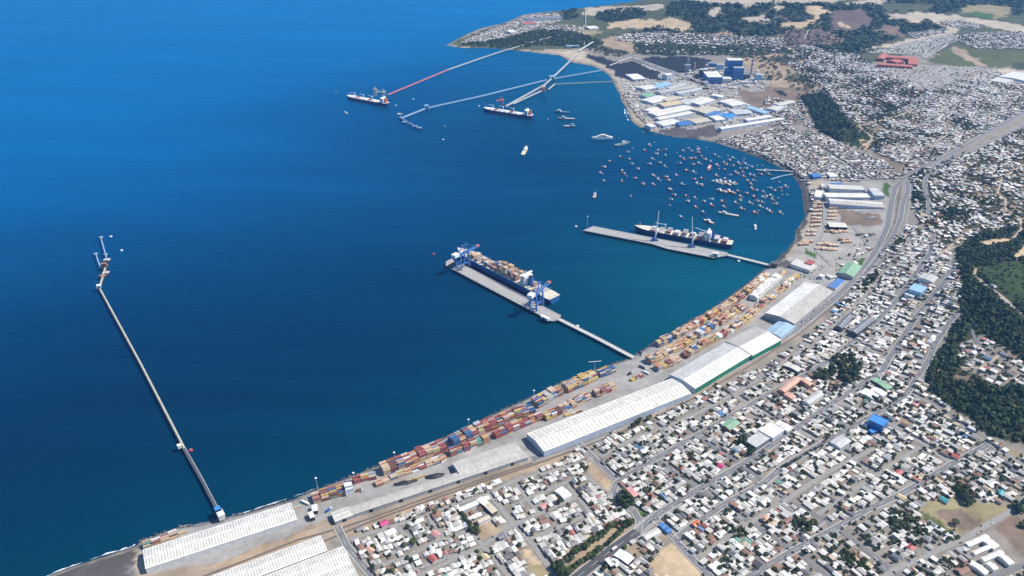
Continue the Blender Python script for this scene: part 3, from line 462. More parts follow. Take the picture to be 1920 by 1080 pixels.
for k, (n, wd, mt, px) in enumerate(ROADS):
    W = P(px); L = dens(W); dz = .25+.012*(k % 17)+min(.8, (W[0][1]/9000))
    mb = MB(); strip(L, wd, dz, mb)
    ROADSEG += [(*W[i], *W[i+1]) for i in range(len(W)-1)]; RW += [wd]*(len(W)-1)
    mats_ = [mt]
    if mt in ('road_grey', 'road_dark') and wd >= 9:
        mats_ += ['kerb_stone', 'line_paint']
        for s_ in (-1, 1): strip(L, 1.6, dz+.14, mb, 1, s_*(wd/2+.8))
        for i in range(0, len(L)-1, 2): strip(L[i:i+2], .3, dz+.006, mb, 2)
    tag(mb.build(n, mats_), None, None, kind='structure')
ROADSEG = np.array(ROADSEG); RW = np.array(RW)
def road_clear(x, y):                # distance to the nearest carriageway edge
    dm = np.full(np.shape(x), 1e9)
    for s_, w_ in zip(ROADSEG, RW): dm = np.minimum(dm, dist_lines(x, y, [s_])-w_/2)
    return dm
# ------------------------------------------------------------ buildings
FOOT = []                            # world footprints kept clear of houses and trees
def rect_px(q, dz):
    """roof corners A,B,C,D in the picture (A-B one long eave, D-C the other) at height dz over the ground"""
    cx = sum(p[0] for p in q)/4; cy = sum(p[1] for p in q)/4
    z0 = unT(cx, cy)[2]; W = [np.array(un0(u, v, z0+dz)) for u, v in q]
    A, B, C, D = W; c = (A+B+C+D)/4; e = ((B-A)+(C-D))/2; f = ((D-A)+(C-B))/2
    L = np.linalg.norm(e); e = e/L; n = np.array([-e[1], e[0]]); wd = float(f@n)
    if wd < 0: n = -n; wd = -wd; 
    z0 = hz(c[0], c[1])
    return c, e, n, L, wd, z0
def frame(name, c, e, z0): return empty(name, (c[0], c[1], z0), math.atan2(e[1], e[0]))
def shed(label, q, h=8, rise=2.5, roof='white_sheet', wall='white_wall', cat='warehouse', name='warehouse', spans=1, sky=0, flat=False, half=None, doors=0, wall2=None, group=None, over=.5, vents=False, winrows=0):
    c, e, n, L, wd, z0 = rect_px(q, h)
    if wd < 1: wd = 1
    root = frame(name, c, e, z0); tag(root, label, cat, group)
    a, b = L/2, wd/2; FOOT.append([tuple(c+e*sx*(a+3)+n*sy*(b+3)) for sx, sy in ((-1,-1),(1,-1),(1,1),(-1,1))])
    w_ = MB(); r_ = MB(); ridge = MB(); sk = MB()
    w_.box(-a, a, -b, b, -2.5, h)
    sw = 2*b/spans; ao = a+over
    for k in range(spans):
        y0 = -b+k*sw; y1 = y0+sw; ym = (y0+y1)/2
        if flat:
            r_.box(-ao, ao, y0-(over if k == 0 else 0), y1+(over if k == spans-1 else 0), h+.02, h+.5)
            for s0, s1, t0, t1 in ((-ao,ao,y0-over,y0-over+.6),(-ao,ao,y1+over-.6,y1+over),(-ao,-ao+.6,y0,y1),(ao-.6,ao,y0,y1)): r_.box(s0, s1, t0, t1, h+.52, h+1.3)
        else:
            w_.face([(-a, y0, h), (-a, ym, h+rise), (-a, y1, h)]); w_.face([(a, y0, h), (a, y1, h), (a, ym, h+rise)])
            t = .25; ov = over
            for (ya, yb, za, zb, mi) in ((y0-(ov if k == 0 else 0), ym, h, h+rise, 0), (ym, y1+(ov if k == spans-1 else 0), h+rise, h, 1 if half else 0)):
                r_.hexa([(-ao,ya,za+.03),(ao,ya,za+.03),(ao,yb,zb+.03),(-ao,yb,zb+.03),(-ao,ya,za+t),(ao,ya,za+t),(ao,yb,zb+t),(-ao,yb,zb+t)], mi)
                if sky:
                    for i in range(sky):
                        x = -a+(i+.5)*2*a/sky; f0, f1 = .12, .88
                        p0 = ya+(yb-ya)*f0; p1 = ya+(yb-ya)*f1; q0 = za+(zb-za)*f0+t+.06; q1 = za+(zb-za)*f1+t+.06
                        sk.face([(x-.7,p0,q0),(x+.7,p0,q0),(x+.7,p1,q1),(x-.7,p1,q1)])
            ridge.bar((-ao, ym, h+rise+t), (ao, ym, h+rise+t), .9, .35)
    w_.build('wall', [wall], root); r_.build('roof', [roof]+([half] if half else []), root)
    if not flat and L > 60: ridge.build('ridge_cap', 'pale_grey_sheet', root)
    if sk.f: sk.build('roof_skylight', 'roof_off_white' if roof == 'warm_grey_sheet' else 'skylight_sheet', root)
    for k in range(doors):
        x = -a+(k+.6)*2*a/(doors+.2); d = MB(); d.box(x-3, x+3, -b-.12, -b-.02, 0, min(5.5, h*.75)); d.build('door', 'dark_opening', root)
        d = MB(); d.box(x-3, x+3, b+.02, b+.12, 0, min(5.5, h*.75)); d.build('door', 'dark_opening', root)
    if wall2:
        for sy in (-1, 1):
            d = MB(); d.box(-a, a, sy*b+(.02 if sy > 0 else -.2), sy*b+(.2 if sy > 0 else -.02), 0, h-.3); d.build('wall_cladding', wall2, root)
    for k in range(winrows):
        z = 1.2+k*3.2
        for sy in (-1, 1):
            d = MB(); d.box(-a+.8, a-.8, sy*b+(.02 if sy > 0 else -.1), sy*b+(.1 if sy > 0 else -.02), z, z+1.4)
            d.build('window_band', 'glass_dark', root)
    if vents:
        for i in range(max(2, int(L/18))):
            x = -a+(i+.5)*2*a/max(2, int(L/18)); d = MB(); d.cyl(x, 0, h+rise, h+rise+1.4, .7, .7, 8); d.build('roof_vent', 'pale_grey_sheet', root)
    return root
# port sheds, from the bottom of the picture along the shore
shed('long white shed with ribbed roof beside the black beach', [(266,1030),(545,944),(556,973),(276,1067)], 10, 4, 'white_sheet', 'white_wall', sky=52, doors=3, wall2='white_wall')
shed('white ribbed shed with two ridges cut by the bottom edge of the picture', [(393,1080),(600,1006),(614,1031),(412,1110)], 10, 3, 'white_sheet', 'white_wall', spans=1, sky=40)
shed('widest white ribbed shed at the bottom edge, stepped in front of its narrower neighbour', [(412,1112),(644,1024),(672,1086),(440,1180)], 10, 3, 'white_sheet', 'white_wall', spans=2, sky=44)
shed('cream gabled shed with evenly spaced roof lights between container stacks and railway', [(989,815),(1263,706),(1292,741),(1019,845)], 11, 4.5, 'cream_sheet', 'blue_grey_wall', sky=40, doors=4, wall2='blue_grey_wall', vents=True)
shed('wide grey shed with faint roof lights beside the dark coal bay', [(849,868),(962,829),(985,852),(862,893)], 8, 2.5, 'warm_grey_sheet', 'grey_wall', sky=24, doors=2)
shed('very long narrow grey shed following the railway', [(656,950),(860,886),(984,848),(986,858),(862,898),(660,966)][0:1]+[(984,846),(987,857),(660,967)], 7, 1.6, 'warm_grey_sheet', 'grey_wall', sky=0, doors=6)
shed('short cream shed at the low end of the long narrow grey shed', [(620,962),(654,950),(660,966),(629,978)], 7, 1.5, 'cream_sheet', 'grey_wall', sky=9, doors=1)
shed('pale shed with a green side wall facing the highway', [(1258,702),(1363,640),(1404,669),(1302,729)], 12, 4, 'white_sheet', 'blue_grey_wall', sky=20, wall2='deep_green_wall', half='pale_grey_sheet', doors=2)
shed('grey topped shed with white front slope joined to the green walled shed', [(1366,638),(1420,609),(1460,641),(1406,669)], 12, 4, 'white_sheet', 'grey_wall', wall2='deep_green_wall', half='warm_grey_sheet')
shed('light blue roofed annex between the two biggest warehouses', [(1437,619),(1462,601),(1493,611),(1462,634)], 9, 2.5, 'light_blue_sheet', 'blue_grey_wall', sky=9)
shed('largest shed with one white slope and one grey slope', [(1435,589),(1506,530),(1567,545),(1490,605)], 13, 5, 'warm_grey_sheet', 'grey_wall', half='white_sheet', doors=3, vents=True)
shed('green roofed gabled hall beside the highway', [(1572,510),(1588,492),(1617,499),(1598,520)], 9, 4, 'green_sheet', 'grey_wall', cat='hall', name='hall')
shed('small blue roofed yard office group below the green hall', [(1553,536),(1572,520),(1582,528),(1566,542)], 5, 1.2, 'blue_sheet', 'white_wall', cat='office building', name='office_building', spans=3)
shed('white port office with red panels on its roof', [(1482,494),(1498,485),(1531,498),(1519,509)], 8, 1, 'roof_off_white', 'white_wall', flat=True, cat='office building', name='port_office', winrows=1)
shed('red flat annex on the landward end of the port office', [(1509,492),(1516,487),(1528,492),(1521,497)], 10, 1, 'red_sheet', 'white_wall', flat=True, cat='annex', name='annex')
shed('small white weighbridge cabin near the warehouse corner', [(1536,516),(1541,513),(1546,517),(1541,521)], 6, 1, 'roof_white', 'white_wall', flat=True, cat='cabin', name='gate_cabin')
# fish plant on the beach
shed('white fish plant with dark front edge beside the sandy beach', [(1547,362),(1632,362),(1634,371),(1547,369)], 9, 1.5, 'white_sheet', 'blue_grey_wall', flat=True, winrows=1)
shed('upper flat white roof of the beach fish plant', [(1556,345),(1620,349),(1620,356),(1553,354)], 9, 1.2, 'roof_off_white', 'white_wall', flat=True)
shed('pale grey square cold store at the highway end of the fish plant', [(1634,352),(1654,352),(1652,367),(1633,366)], 10, 1, 'pale_grey_sheet', 'blue_grey_wall', flat=True)
shed('bright blue long roof on the seaward top of the fish plant', [(1558,343),(1581,343),(1582,349),(1560,349)], 8, 1.2, 'blue_sheet', 'blue_grey_wall')
shed('long buff and grey shed with blue grey front along the bare brown lot', [(1554,372),(1656,379),(1656,389),(1556,381)], 9, 2, 'warm_grey_sheet', 'blue_grey_wall', sky=20, half='cream_sheet')
shed('white box store beside the upper end of the beach', [(1530,357),(1544,358),(1541,371),(1527,368)], 6, 1, 'roof_white', 'white_wall', flat=True)
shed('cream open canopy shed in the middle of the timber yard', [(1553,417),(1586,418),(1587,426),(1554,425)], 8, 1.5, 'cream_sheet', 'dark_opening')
shed('royal blue gabled fish market hall at the head of the beach', [(1520,326),(1533,324),(1537,331),(1522,332)], 8, 3, 'blue_sheet', 'blue_sheet', cat='hall', name='market_hall')
shed('white two storey store above the fish plant', [(1552,324),(1566,323),(1568,331),(1553,331)], 7, 1.5, 'roof_white', 'white_wall')
# downtown buildings that stand out
shed('dark roofed school wing on the railway side of its courtyard', [(1567,611),(1590,589),(1600,593),(1580,616)], 9, 2.5, 'slate_roof', 'dark_roof', cat='school', name='school_wing', winrows=2)
shed('dark roofed school wing facing the town side of its courtyard', [(1592,620),(1630,594),(1641,598),(1608,626)], 9, 2.5, 'slate_roof', 'dark_roof', cat='school', name='school_wing', winrows=2)
shed('light blue tall hall with pale blue side wall in the upper town', [(1704,538),(1718,531),(1736,536),(1728,552)], 13, 1.2, 'light_blue_sheet', 'light_blue_sheet', cat='hall', name='town_hall', flat=True)
shed('white flat store in front of the light blue hall', [(1696,551),(1706,544),(1721,550),(1713,556)], 8, 1, 'roof_white', 'white_wall', flat=True, cat='store', name='town_store')
shed('long ribbed grey white market roof above the light blue hall', [(1722,520),(1733,511),(1760,519),(1749,528)], 8, 2, 'pale_grey_sheet', 'white_wall', cat='market', name='covered_market', sky=8)
shed('bright blue office block with blue roof, tallest in the lower town', [(1628,786),(1641,776),(1664,789),(1657,800)], 15, 1, 'bright_blue_sheet', 'blue_sheet', cat='office block', name='office_block', winrows=4, flat=True)
shed('low bright blue annex at the foot of the blue office block', [(1630,807),(1640,803),(1646,808),(1634,813)], 5, 1, 'bright_blue_sheet', 'blue_sheet', cat='annex', name='annex', flat=True)
shed('long salmon roofed school wing nearest the railway', [(1460,729),(1492,706),(1502,711),(1471,737)], 9, 2, 'salmon_sheet', 'salmon_sheet', cat='school', name='school_wing', winrows=2)
shed('salmon roofed school wing on the plaza side', [(1497,711),(1503,708),(1524,719),(1518,723)], 9, 2, 'salmon_sheet', 'salmon_sheet', cat='school', name='school_wing', winrows=2)
shed('salmon roofed low school wing ending at the white gymnasium', [(1470,740),(1477,735),(1492,743),(1485,748)], 8, 1.5, 'salmon_sheet', 'salmon_sheet', cat='school', name='school_wing', winrows=2)
shed('white ridged gymnasium roof beside the salmon school courtyard', [(1505,751),(1533,733),(1545,739),(1517,758)], 8, 2, 'pale_grey_sheet', 'white_wall', cat='gymnasium', name='gymnasium')
shed('pale grey workshop roof with white parapet beside the tree garden', [(1398,829),(1421,809),(1446,823),(1417,837)], 9, 1, 'pale_grey_sheet', 'slate_roof', flat=True)
shed('white supermarket roof on the avenue corner, town centre', [(1424,806),(1446,792),(1472,805),(1448,823)], 8, 1, 'roof_white', 'blue_grey_wall', flat=True)
shed('beige long store behind the white supermarket', [(1452,795),(1461,788),(1487,802),(1477,809)], 7, 1.2, 'cream_sheet', 'white_wall')
shed('green roofed hall with dark red gable front in the lower town', [(1353,797),(1372,783),(1388,794),(1368,806)], 8, 2, 'green_sheet', 'rust_sheet', cat='hall', name='hall')
shed('white market hall on the tree lined street corner below the blue block', [(1555,829),(1577,816),(1596,826),(1577,840)], 7, 1.5, 'pale_grey_sheet', 'blue_grey_wall', cat='market', name='covered_market')
shed('dark long roof by the shore street opposite the green wall shed', [(1469,684),(1477,679),(1502,692),(1496,698)], 8, 2, 'roof_off_white', 'dark_roof', cat='store', name='town_store')
shed('pale green roof store beside the plaza', [(1635,711),(1646,706),(1671,728),(1661,731)], 7, 1.5, 'green_sheet', 'dark_roof', cat='store', name='town_store')
shed('white long store facing the plaza', [(1612,735),(1624,727),(1648,741),(1638,749)], 7, 1.5, 'roof_white', 'white_wall', cat='store', name='town_store')
shed('white store between the plaza store and the pale green roof', [(1632,730),(1640,725),(1664,737),(1655,743)], 7, 1.5, 'roof_white', 'white_wall', cat='store', name='town_store')
shed('white bar of the twin courtyard school along the field road', [(1808,1018),(1847,1002),(1856,1008),(1818,1025)], 6, 1.5, 'white_sheet', 'white_wall', cat='school', name='school_wing')
shed('white end wing of the twin courtyard school beside the brown field', [(1840,1012),(1850,1005),(1872,1024),(1862,1030)], 6, 1.5, 'white_sheet', 'white_wall', cat='school', name='school_wing')
shed('white middle wing of the twin courtyard school', [(1822,1034),(1854,1021),(1863,1025),(1829,1040)], 6, 1.5, 'white_sheet', 'white_wall', cat='school', name='school_wing')
shed('white upper slab of the square courtyard school at the lower right', [(1838,1046),(1875,1031),(1882,1037),(1846,1053)], 6, 1.5, 'white_sheet', 'white_wall', cat='school', name='school_wing')
shed('white right slab of the square courtyard school at the lower right', [(1872,1039),(1880,1034),(1899,1057),(1889,1060)], 6, 1.5, 'white_sheet', 'white_wall', cat='school', name='school_wing')
shed('white lower slab of the square courtyard school at the lower right', [(1850,1056),(1858,1052),(1870,1066),(1862,1070)], 6, 1.5, 'white_sheet', 'white_wall', cat='school', name='school_wing')
shed('white classroom block across the beds left of the courtyard schools', [(1818,1055),(1826,1050),(1852,1073),(1845,1079)], 5, 1.5, 'white_sheet', 'white_wall', cat='school', name='school_wing')
shed('white canopy side of the walled sports court', [(858,953),(897,937),(901,943),(864,960)], 6, 1, 'roof_white', 'white_wall', cat='school', name='school_wing')
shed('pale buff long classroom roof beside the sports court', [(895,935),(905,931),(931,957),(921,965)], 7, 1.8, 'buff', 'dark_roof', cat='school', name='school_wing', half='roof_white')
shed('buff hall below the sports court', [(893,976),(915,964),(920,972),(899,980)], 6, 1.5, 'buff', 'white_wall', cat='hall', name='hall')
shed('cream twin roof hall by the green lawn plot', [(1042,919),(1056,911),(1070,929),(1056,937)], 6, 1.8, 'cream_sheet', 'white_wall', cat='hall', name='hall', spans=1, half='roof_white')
shed('white roofed depot by the sandy lot', [(1202,1003),(1232,990),(1238,997),(1214,1013)], 6, 1.8, 'roof_off_white', 'white_wall')
shed('long white store with dark shadow side south of the tree boulevard', [(1150,1042),(1162,1030),(1190,1045),(1178,1057)], 6, 1.5, 'roof_white', 'dark_opening', cat='store', name='town_store')  # near-black walls put the shadow side into the colour
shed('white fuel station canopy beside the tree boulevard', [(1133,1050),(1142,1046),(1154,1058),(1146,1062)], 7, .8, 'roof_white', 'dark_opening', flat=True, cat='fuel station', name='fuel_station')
shed('long red roof in the bend of the market street', [(1172,917),(1180,913),(1198,927),(1189,932)], 5, 1.5, 'pink_sheet', 'dark_roof', cat='store', name='town_store')
shed('blue roofed market stalls at the head of the market lane', [(1237,984),(1244,979),(1258,996),(1250,1000)], 4, 1, 'blue_sheet', 'blue_sheet', cat='market hall', name='market_hall', spans=2)
# upper right
for i, (q, s_) in enumerate([([(1645,108),(1653,100),(1665,102),(1657,112)],'leftmost'),([(1656,103),(1719,108),(1719,112),(1655,107)],'back'),([(1672,113),(1683,109),(1690,117),(1672,118)],'middle'),([(1700,107),(1720,108),(1721,122),(1706,120)],'rightmost'),([(1646,118),(1710,122),(1710,126),(1646,121)],'front')]):
    shed(s_+' brick red apartment range of the courtyard estate', q, 12, 3, 'brick_red', 'brick_red', cat='apartment block', name='apartment_block', winrows=2)
shed('white roofed sports dome beside the right edge of the picture', [(1877,142),(1905,134),(1960,148),(1930,158)], 12, 4, 'white_sheet', 'blue_grey_wall', cat='hall', name='hall')
shed('flat white slab store below the white sports dome', [(1858,150),(1875,144),(1898,152),(1880,158)], 6, 1, 'roof_off_white', 'white_wall', flat=True)
c6 = K(1140, 90, 6)
FACT = [('grey blue roof nearest the coal heap', [(500,420),(640,380),(690,410),(560,445)],'light_blue_sheet'),('beige roof by the beach houses',[(370,430),(490,410),(500,450),(390,475)],'cream_sheet'),('long buff roof in the upper row',[(560,480),(960,420),(960,445),(640,500)],'warm_grey_sheet'),
 ('long grey roof under the conveyor',[(690,440),(840,400),(860,415),(700,460)],'pale_grey_sheet'),('grey white narrow roof in the upper row',[(790,490),(1010,450),(1020,470),(800,515)],'pale_grey_sheet'),('white roof of the middle row near the beach',[(430,570),(590,535),(650,575),(480,625)],'white_sheet'),
 ('tan roof with blue grey edge',[(620,565),(760,535),(790,570),(650,600)],'buff'),('orange tan roof in the middle row',[(600,620),(790,590),(800,630),(620,655)],'ochre'),('grey roof beside the yellow tank yard',[(830,590),(930,570),(960,610),(840,640)],'pale_grey_sheet'),
 ('cream roof with yellow corner',[(940,590),(1090,540),(1140,600),(1000,640)],'cream_sheet'),('largest cream roof of the factory shore',[(510,710),(850,655),(910,680),(560,770)],'cream_sheet'),('pale cream roof behind the largest cream roof',[(430,690),(520,665),(560,700),(460,725)],'cream_sheet'),
 ('cream front slope below the largest cream roof',[(560,780),(900,715),(910,740),(610,800)],'cream_sheet'),('buff square roof right of the dark gap',[(990,680),(1140,650),(1230,700),(1080,745)],'buff'),('white front roof by the sandy beach',[(560,830),(740,800),(770,840),(620,875)],'white_sheet'),
 ('deep blue roof on the shore front',[(790,830),(910,820),(920,855),(790,870)],'blue_sheet'),('bright blue flat roof',[(1280,750),(1360,730),(1415,765),(1330,795)],'bright_blue_sheet'),('dark blue roof left of the bright blue roof',[(1110,740),(1220,705),(1250,730),(1150,770)],'blue_sheet'),
 ('white roof under the bright blue roof',[(1160,770),(1250,760),(1290,800),(1210,810)],'roof_white'),('large cream roof near the plant road',[(1270,590),(1400,580),(1520,620),(1400,655)],'cream_sheet'),('narrow white roof near the lawn strip',[(1180,525),(1210,515),(1280,545),(1250,560)],'roof_white'),
 ('pale roof with sky blue end',[(1400,700),(1560,690),(1600,730),(1430,740)],'pale_grey_sheet'),('long white roof facing the shanty quarter',[(1560,790),(1790,755),(1810,775),(1580,815)],'white_sheet'),('longest white roof with dark blue front wall',[(1310,880),(1900,790),(1910,808),(1320,905)],'white_sheet'),
 ('light blue curved roof by the silo',[(1590,660),(1640,655),(1760,720),(1700,740)],'light_blue_sheet'),('small white roof by the beach bend',[(440,860),(490,850),(515,880),(465,890)],'roof_white'),('white box beside the coal heap',[(250,300),(360,290),(370,345),(255,350)],'roof_white'),('white and blue transfer house on the conveyor',[(640,290),(690,280),(705,300),(650,310)],'roof_white'),
 ('tan roof in the front row',[(950,800),(1090,780),(1120,820),(960,850)],'buff'),('grey roof in the upper middle',[(390,520),(480,500),(500,530),(410,555)],'green_sheet'),('white twin roof beyond the silo',[(1820,665),(1900,640),(1960,670),(1870,710)],'roof_off_white'),('long roof across the rail spur',[(1900,620),(2050,590),(2080,610),(1930,650)],'roof_off_white')]
for d_, q, rf in FACT:
    qc = np.mean(q, 0); shed(d_+' in the shore factory quarter', [c6(*(qc+(np.array(p)-qc)*1.2)) for p in q], 9 if 'transfer' not in d_ else 22, 2, rf, 'blue_grey_wall' if rf != 'buff' else 'grey_wall', cat='factory', name='factory_building', doors=1)

for lb, q, rf in [('long blue roofed range on the outer shore of the point',[(985,34),(1050,31),(1052,36),(987,39)],'slate_roof'),('red roofed range below the blue range on the point',[(978,42),(1003,41),(1005,44),(980,46)],'brick_red'),('white hall among the shore houses of the point',[(950,57),(962,55),(966,59),(954,61)],'roof_white'),('white shed pair beside the pipeline gallery on the point',[(1100,49),(1118,48),(1120,53),(1102,54)],'roof_white')]:
    shed(lb, q, 9, 2, rf, 'white_wall', cat='building', name='long_building')
# power station
def block(label, u0, u1, vb, depth, h, wall, roof, cat='boiler house', name='boiler_house', top=None, winrows=0):
    x0, y0, z0 = unT(u0, vb); x1, y1, _ = unT(u1, vb); L = abs(x1-x0)
    root = empty(name, ((x0+x1)/2, y0+depth/2, z0)); tag(root, label, cat)
    MB().box(-L/2, L/2, -depth/2, depth/2, -3, h).build('wall', wall, root)
    r = MB(); r.box(-L/2-.4, L/2+.4, -depth/2-.4, depth/2+.4, h+.02, h+.9); r.build('roof', roof, root)
    for k in range(winrows):
        b = MB(); z = 5+k*(h-8)/max(1, winrows); b.box(-L/2+2, L/2-2, -depth/2-.12, -depth/2-.02, z, z+2); b.build('window', 'glass_dark', root)
        b = MB(); b.box(L/2+.02, L/2+.12, -depth/2+2, depth/2-2, z, z+2); b.build('window', 'glass_dark', root)
    p = MB()
    for i in range(4): p.box(-L/2+2+i*L/4.6, -L/2+4.5+i*L/4.6, -3, 3, h+.92, h+3)
    p.build('roof_vent', 'pale_grey_sheet', root)
    FOOT.append([((x0+x1)/2+sx*(L/2+4), y0+depth/2+sy*(depth/2+4)) for sx, sy in ((-1,-1),(1,-1),(1,1),(-1,1))])
    return root
block('tallest blue boiler house with white roof at the power station', 1361, 1390, 146, 44, 76, 'steel_blue', 'roof_white', winrows=4)
block('blue boiler tower joined to the right of the tallest boiler house', 1374, 1393, 151, 24, 54, 'blue_sheet', 'pale_grey_sheet', winrows=3)
block('long turbine hall with white roof and blue front at the power station', 1326, 1354, 158, 100, 30, 'steel_blue', 'roof_white', cat='turbine hall', name='turbine_hall', winrows=2)
block('white end bay of the turbine hall', 1352, 1372, 156, 40, 18, 'white_wall', 'roof_white', cat='turbine hall', name='turbine_hall', winrows=1)
block('older dark boiler house beside the coal heap', 1312, 1326, 146, 30, 34, 'dark_roof', 'pale_grey_sheet', winrows=2)
block('squat grey coal bunker tower left of the older boiler house', 1284, 1294, 134, 18, 28, 'grey_wall', 'pale_grey_sheet', cat='bunker', name='coal_bunker')
block('blue flat roof store behind the turbine hall', 1330, 1343, 126, 20, 14, 'blue_sheet', 'blue_sheet', cat='store', name='plant_store')
block('dark filter house right of the boiler tower', 1392, 1406, 150, 30, 22, 'dark_roof', 'slate_roof', cat='filter house', name='filter_house')
block('white and blue filter block at the right end of the power station', 1416, 1426, 153, 26, 30, 'light_blue_sheet', 'roof_white', cat='filter house', name='filter_house', winrows=1)
block('low white pump house along the plant road', 1376, 1386, 160, 16, 9, 'white_wall', 'roof_white', cat='pump house', name='pump_house')
block('low grey switch house along the plant road', 1388, 1402, 158, 16, 8, 'grey_wall', 'roof_white', cat='switch house', name='switch_house')
for lb, u0, u1, vb, dp, h, wl, rf in [('grey conveyor tower left of the power station',1288,1292,126,10,34,'mast_steel','grey_sheet'),('white ash silo house before the turbine hall',1320,1327,160,14,14,'white_wall','roof_white'),('pale blue filter house behind the turbine hall',1344,1356,132,26,24,'light_blue_sheet','pale_grey_sheet'),('dark steel frame tower between the boiler houses',1303,1310,150,14,26,'dark_roof','grey_sheet'),('blue stair tower on the left of the tallest boiler house',1357,1361,148,12,48,'blue_sheet','roof_white'),('white workshop at the corner of the plant road',1352,1362,166,14,7,'white_wall','roof_white'),('low dark switch yard house by the conveyor',1318,1330,168,10,6,'dark_roof','slate_roof'),('long low white store in front of the chimney',1390,1412,156,12,7,'white_wall','roof_white'),('grey pump house beside the blue striped tank',1428,1436,150,14,9,'grey_wall','pale_grey_sheet')]:
    block(lb, u0, u1, vb, dp, h, wl, rf, cat='plant building', name='plant_building')
def chimney(label, u, vb, vt, r):
    x, y, z = unT(u, vb); h = 10
    while proj(x, y, z+h)[1] > vt and h < 220: h += 1
    root = empty('chimney', (x, y, z)); tag(root, label, 'chimney'); n = 7
    MB().cyl(0, 0, -1, h*.45, r*1.25, r*1.1, 14).build('shaft', 'pale_concrete', root)
    for k in range(n):
        z0, z1 = h*.45+h*.55*k/n, h*.45+h*.55*(k+1)/n; MB().cyl(0, 0, z0+.01, z1, r*1.1*(1-.25*k/n), r*1.1*(1-.25*(k+1)/n), 14).build('paint_band', 'chimney_red' if k % 2 == 0 else 'white_wall', root)
chimney('tall red and white banded chimney right of the boiler houses', 1408, 140, 100, 4.2)
chimney('shorter red and white banded chimney beside the older boiler house', 1301, 140, 116, 3.2)
for i, (u, v, r, h, lb) in enumerate([(1402,163,9,9,'pale round tank in front of the switch house'),(1427,146,9,14,'blue striped round tank at the right of the power station'),(1419,139,8,16,'white round silo at the right of the power station'),(1401,204,7,16,'white silo by the light blue curved factory roof'),(1301,192,8,5,'yellow round tank in the factory quarter')]):
    x, y, z = unT(u, v); root = empty('storage_tank', (x, y, z)); tag(root, lb, 'tank')
    MB().cyl(0, 0, -1, h, r, r, 18).build('shell', 'yellow' if 'yellow' in lb else ('light_blue_sheet' if 'blue striped' in lb else 'white_wall'), root); MB().cyl(0, 0, h+.01, h+1.6, r, .4, 18).build('lid', 'roof_white', root)

# ------------------------------------------------------------ piers, trestles, conveyors
def polyline_run(mb, W, z0, z1, w, m=0):
    for i in range(len(W)-1):
        a, b = W[i], W[i+1]; mb.bar((a[0], a[1], (z0+z1)/2), (b[0], b[1], (z0+z1)/2), w, z1-z0, m)
def trestle(name, label, cat, pts, z, w, deck, conv=None, step=22, pile=.9, rails=True, conv_h=2.6):
    W = [un0(u, v, z) for u, v in pts]; root = empty(name, (W[0][0], W[0][1], 0)); tag(root, label, cat)
    o = np.array(W[0]); L = [tuple(np.array(p)-o) for p in W]
    d = MB(); polyline_run(d, L, z-1.2, z, w); d.build('deck', deck, root)
    D = dens([(p[0], p[1]) for p in L], step); b = MB(); c = MB()
    for i in range(len(D)):
        j = min(i, len(D)-2); t = np.array(D[j+1])-np.array(D[j]); t = t/(np.linalg.norm(t)+1e-9); n = np.array([-t[1], t[0]])
        for s_ in (-1, 1):
            q = np.array(D[i])+n*s_*w*.42; b.cyl(q[0], q[1], -8, z-1.2, pile*.5, pile*.5, 6, cap=False)
        q0 = np.array(D[i])-n*w*.6; q1 = np.array(D[i])+n*w*.6; c.bar((*q0, z-1.7), (*q1, z-1.7), 1.2, 1)
    b.build('pile_row', 'pile', root); c.build('cross_beam', 'pile', root)
    if conv:
        g = MB(); polyline_run(g, L, z+.8, z+.8+conv_h, w*.5); g.build('conveyor_gallery', conv, root)
        g = MB()
        for q in D: g.bar((q[0], q[1], z), (q[0], q[1], z+.9), .5)
        g.build('gallery_post', 'mast_steel', root)
    if rails:
        g = MB(); tt = np.array(L)
        for i in range(len(tt)-1):
            t = tt[i+1]-tt[i]; t = t/np.linalg.norm(t); n = np.array([-t[1], t[0]])*(w/2-.2)
            for s_ in (-1, 1): g.bar((*(tt[i]+n*s_), z+1.1), (*(tt[i+1]+n*s_), z+1.1), .18)
        g.build('handrail', 'mast_steel', root)
    return root
trestle('coal_trestle', 'long pale straight trestle running from the white shed to the lone loading head', 'trestle', [(346,842),(265,685),(186,540),(193,518),(197,502)], 6, 4.4, 'trestle_yellow', 'trestle_yellow', 24, conv_h=1.6)
trestle('pipe_trestle', 'darker shore half of the long trestle with piles showing', 'trestle', [(411,962),(380,902),(346,842)], 5.5, 5, 'grey_sheet', 'dark_roof', 17, 1.3, conv_h=1.0)
trestle('container_pier_bridge', 'straight access bridge from the shore to the container ship pier', 'bridge', [(1188,670),(1120,634),(1048,598)], 6, 9, 'pale_concrete', None, 20)
trestle('feeder_pier_bridge', 'short access bridge from the yard corner to the feeder ship pier', 'bridge', [(1452,499),(1400,486),(1362,477)], 6, 9, 'pale_concrete', None, 20)
trestle('loading_trestle', 'farthest conveyor trestle, red at the ship end and pale towards the point', 'trestle', [(840,131),(900,110),(945,95),(985,84)], 12, 4.5, 'trestle_pale', 'trestle_pale', 45)
trestle('loading_trestle', 'red outer conveyor run ending at the farthest bulk ship', 'trestle', [(727,178),(780,156),(840,131)], 12, 5, 'trestle_red', 'trestle_red', 45)
trestle('loading_trestle', 'thin pale blue trestle ending at the empty dolphin berth', 'trestle', [(752,222),(800,203),(900,181),(985,160),(1030,149),(1128,132)], 9, 5, 'trestle_blue', 'trestle_blue', 45)
trestle('loading_trestle', 'white conveyor trestle from the middle bulk ship towards the coal heap', 'trestle', [(948,200),(1020,160),(1036,146),(1085,99)], 13, 6, 'trestle_pale', 'trestle_pale', 40, conv_h=3.5)
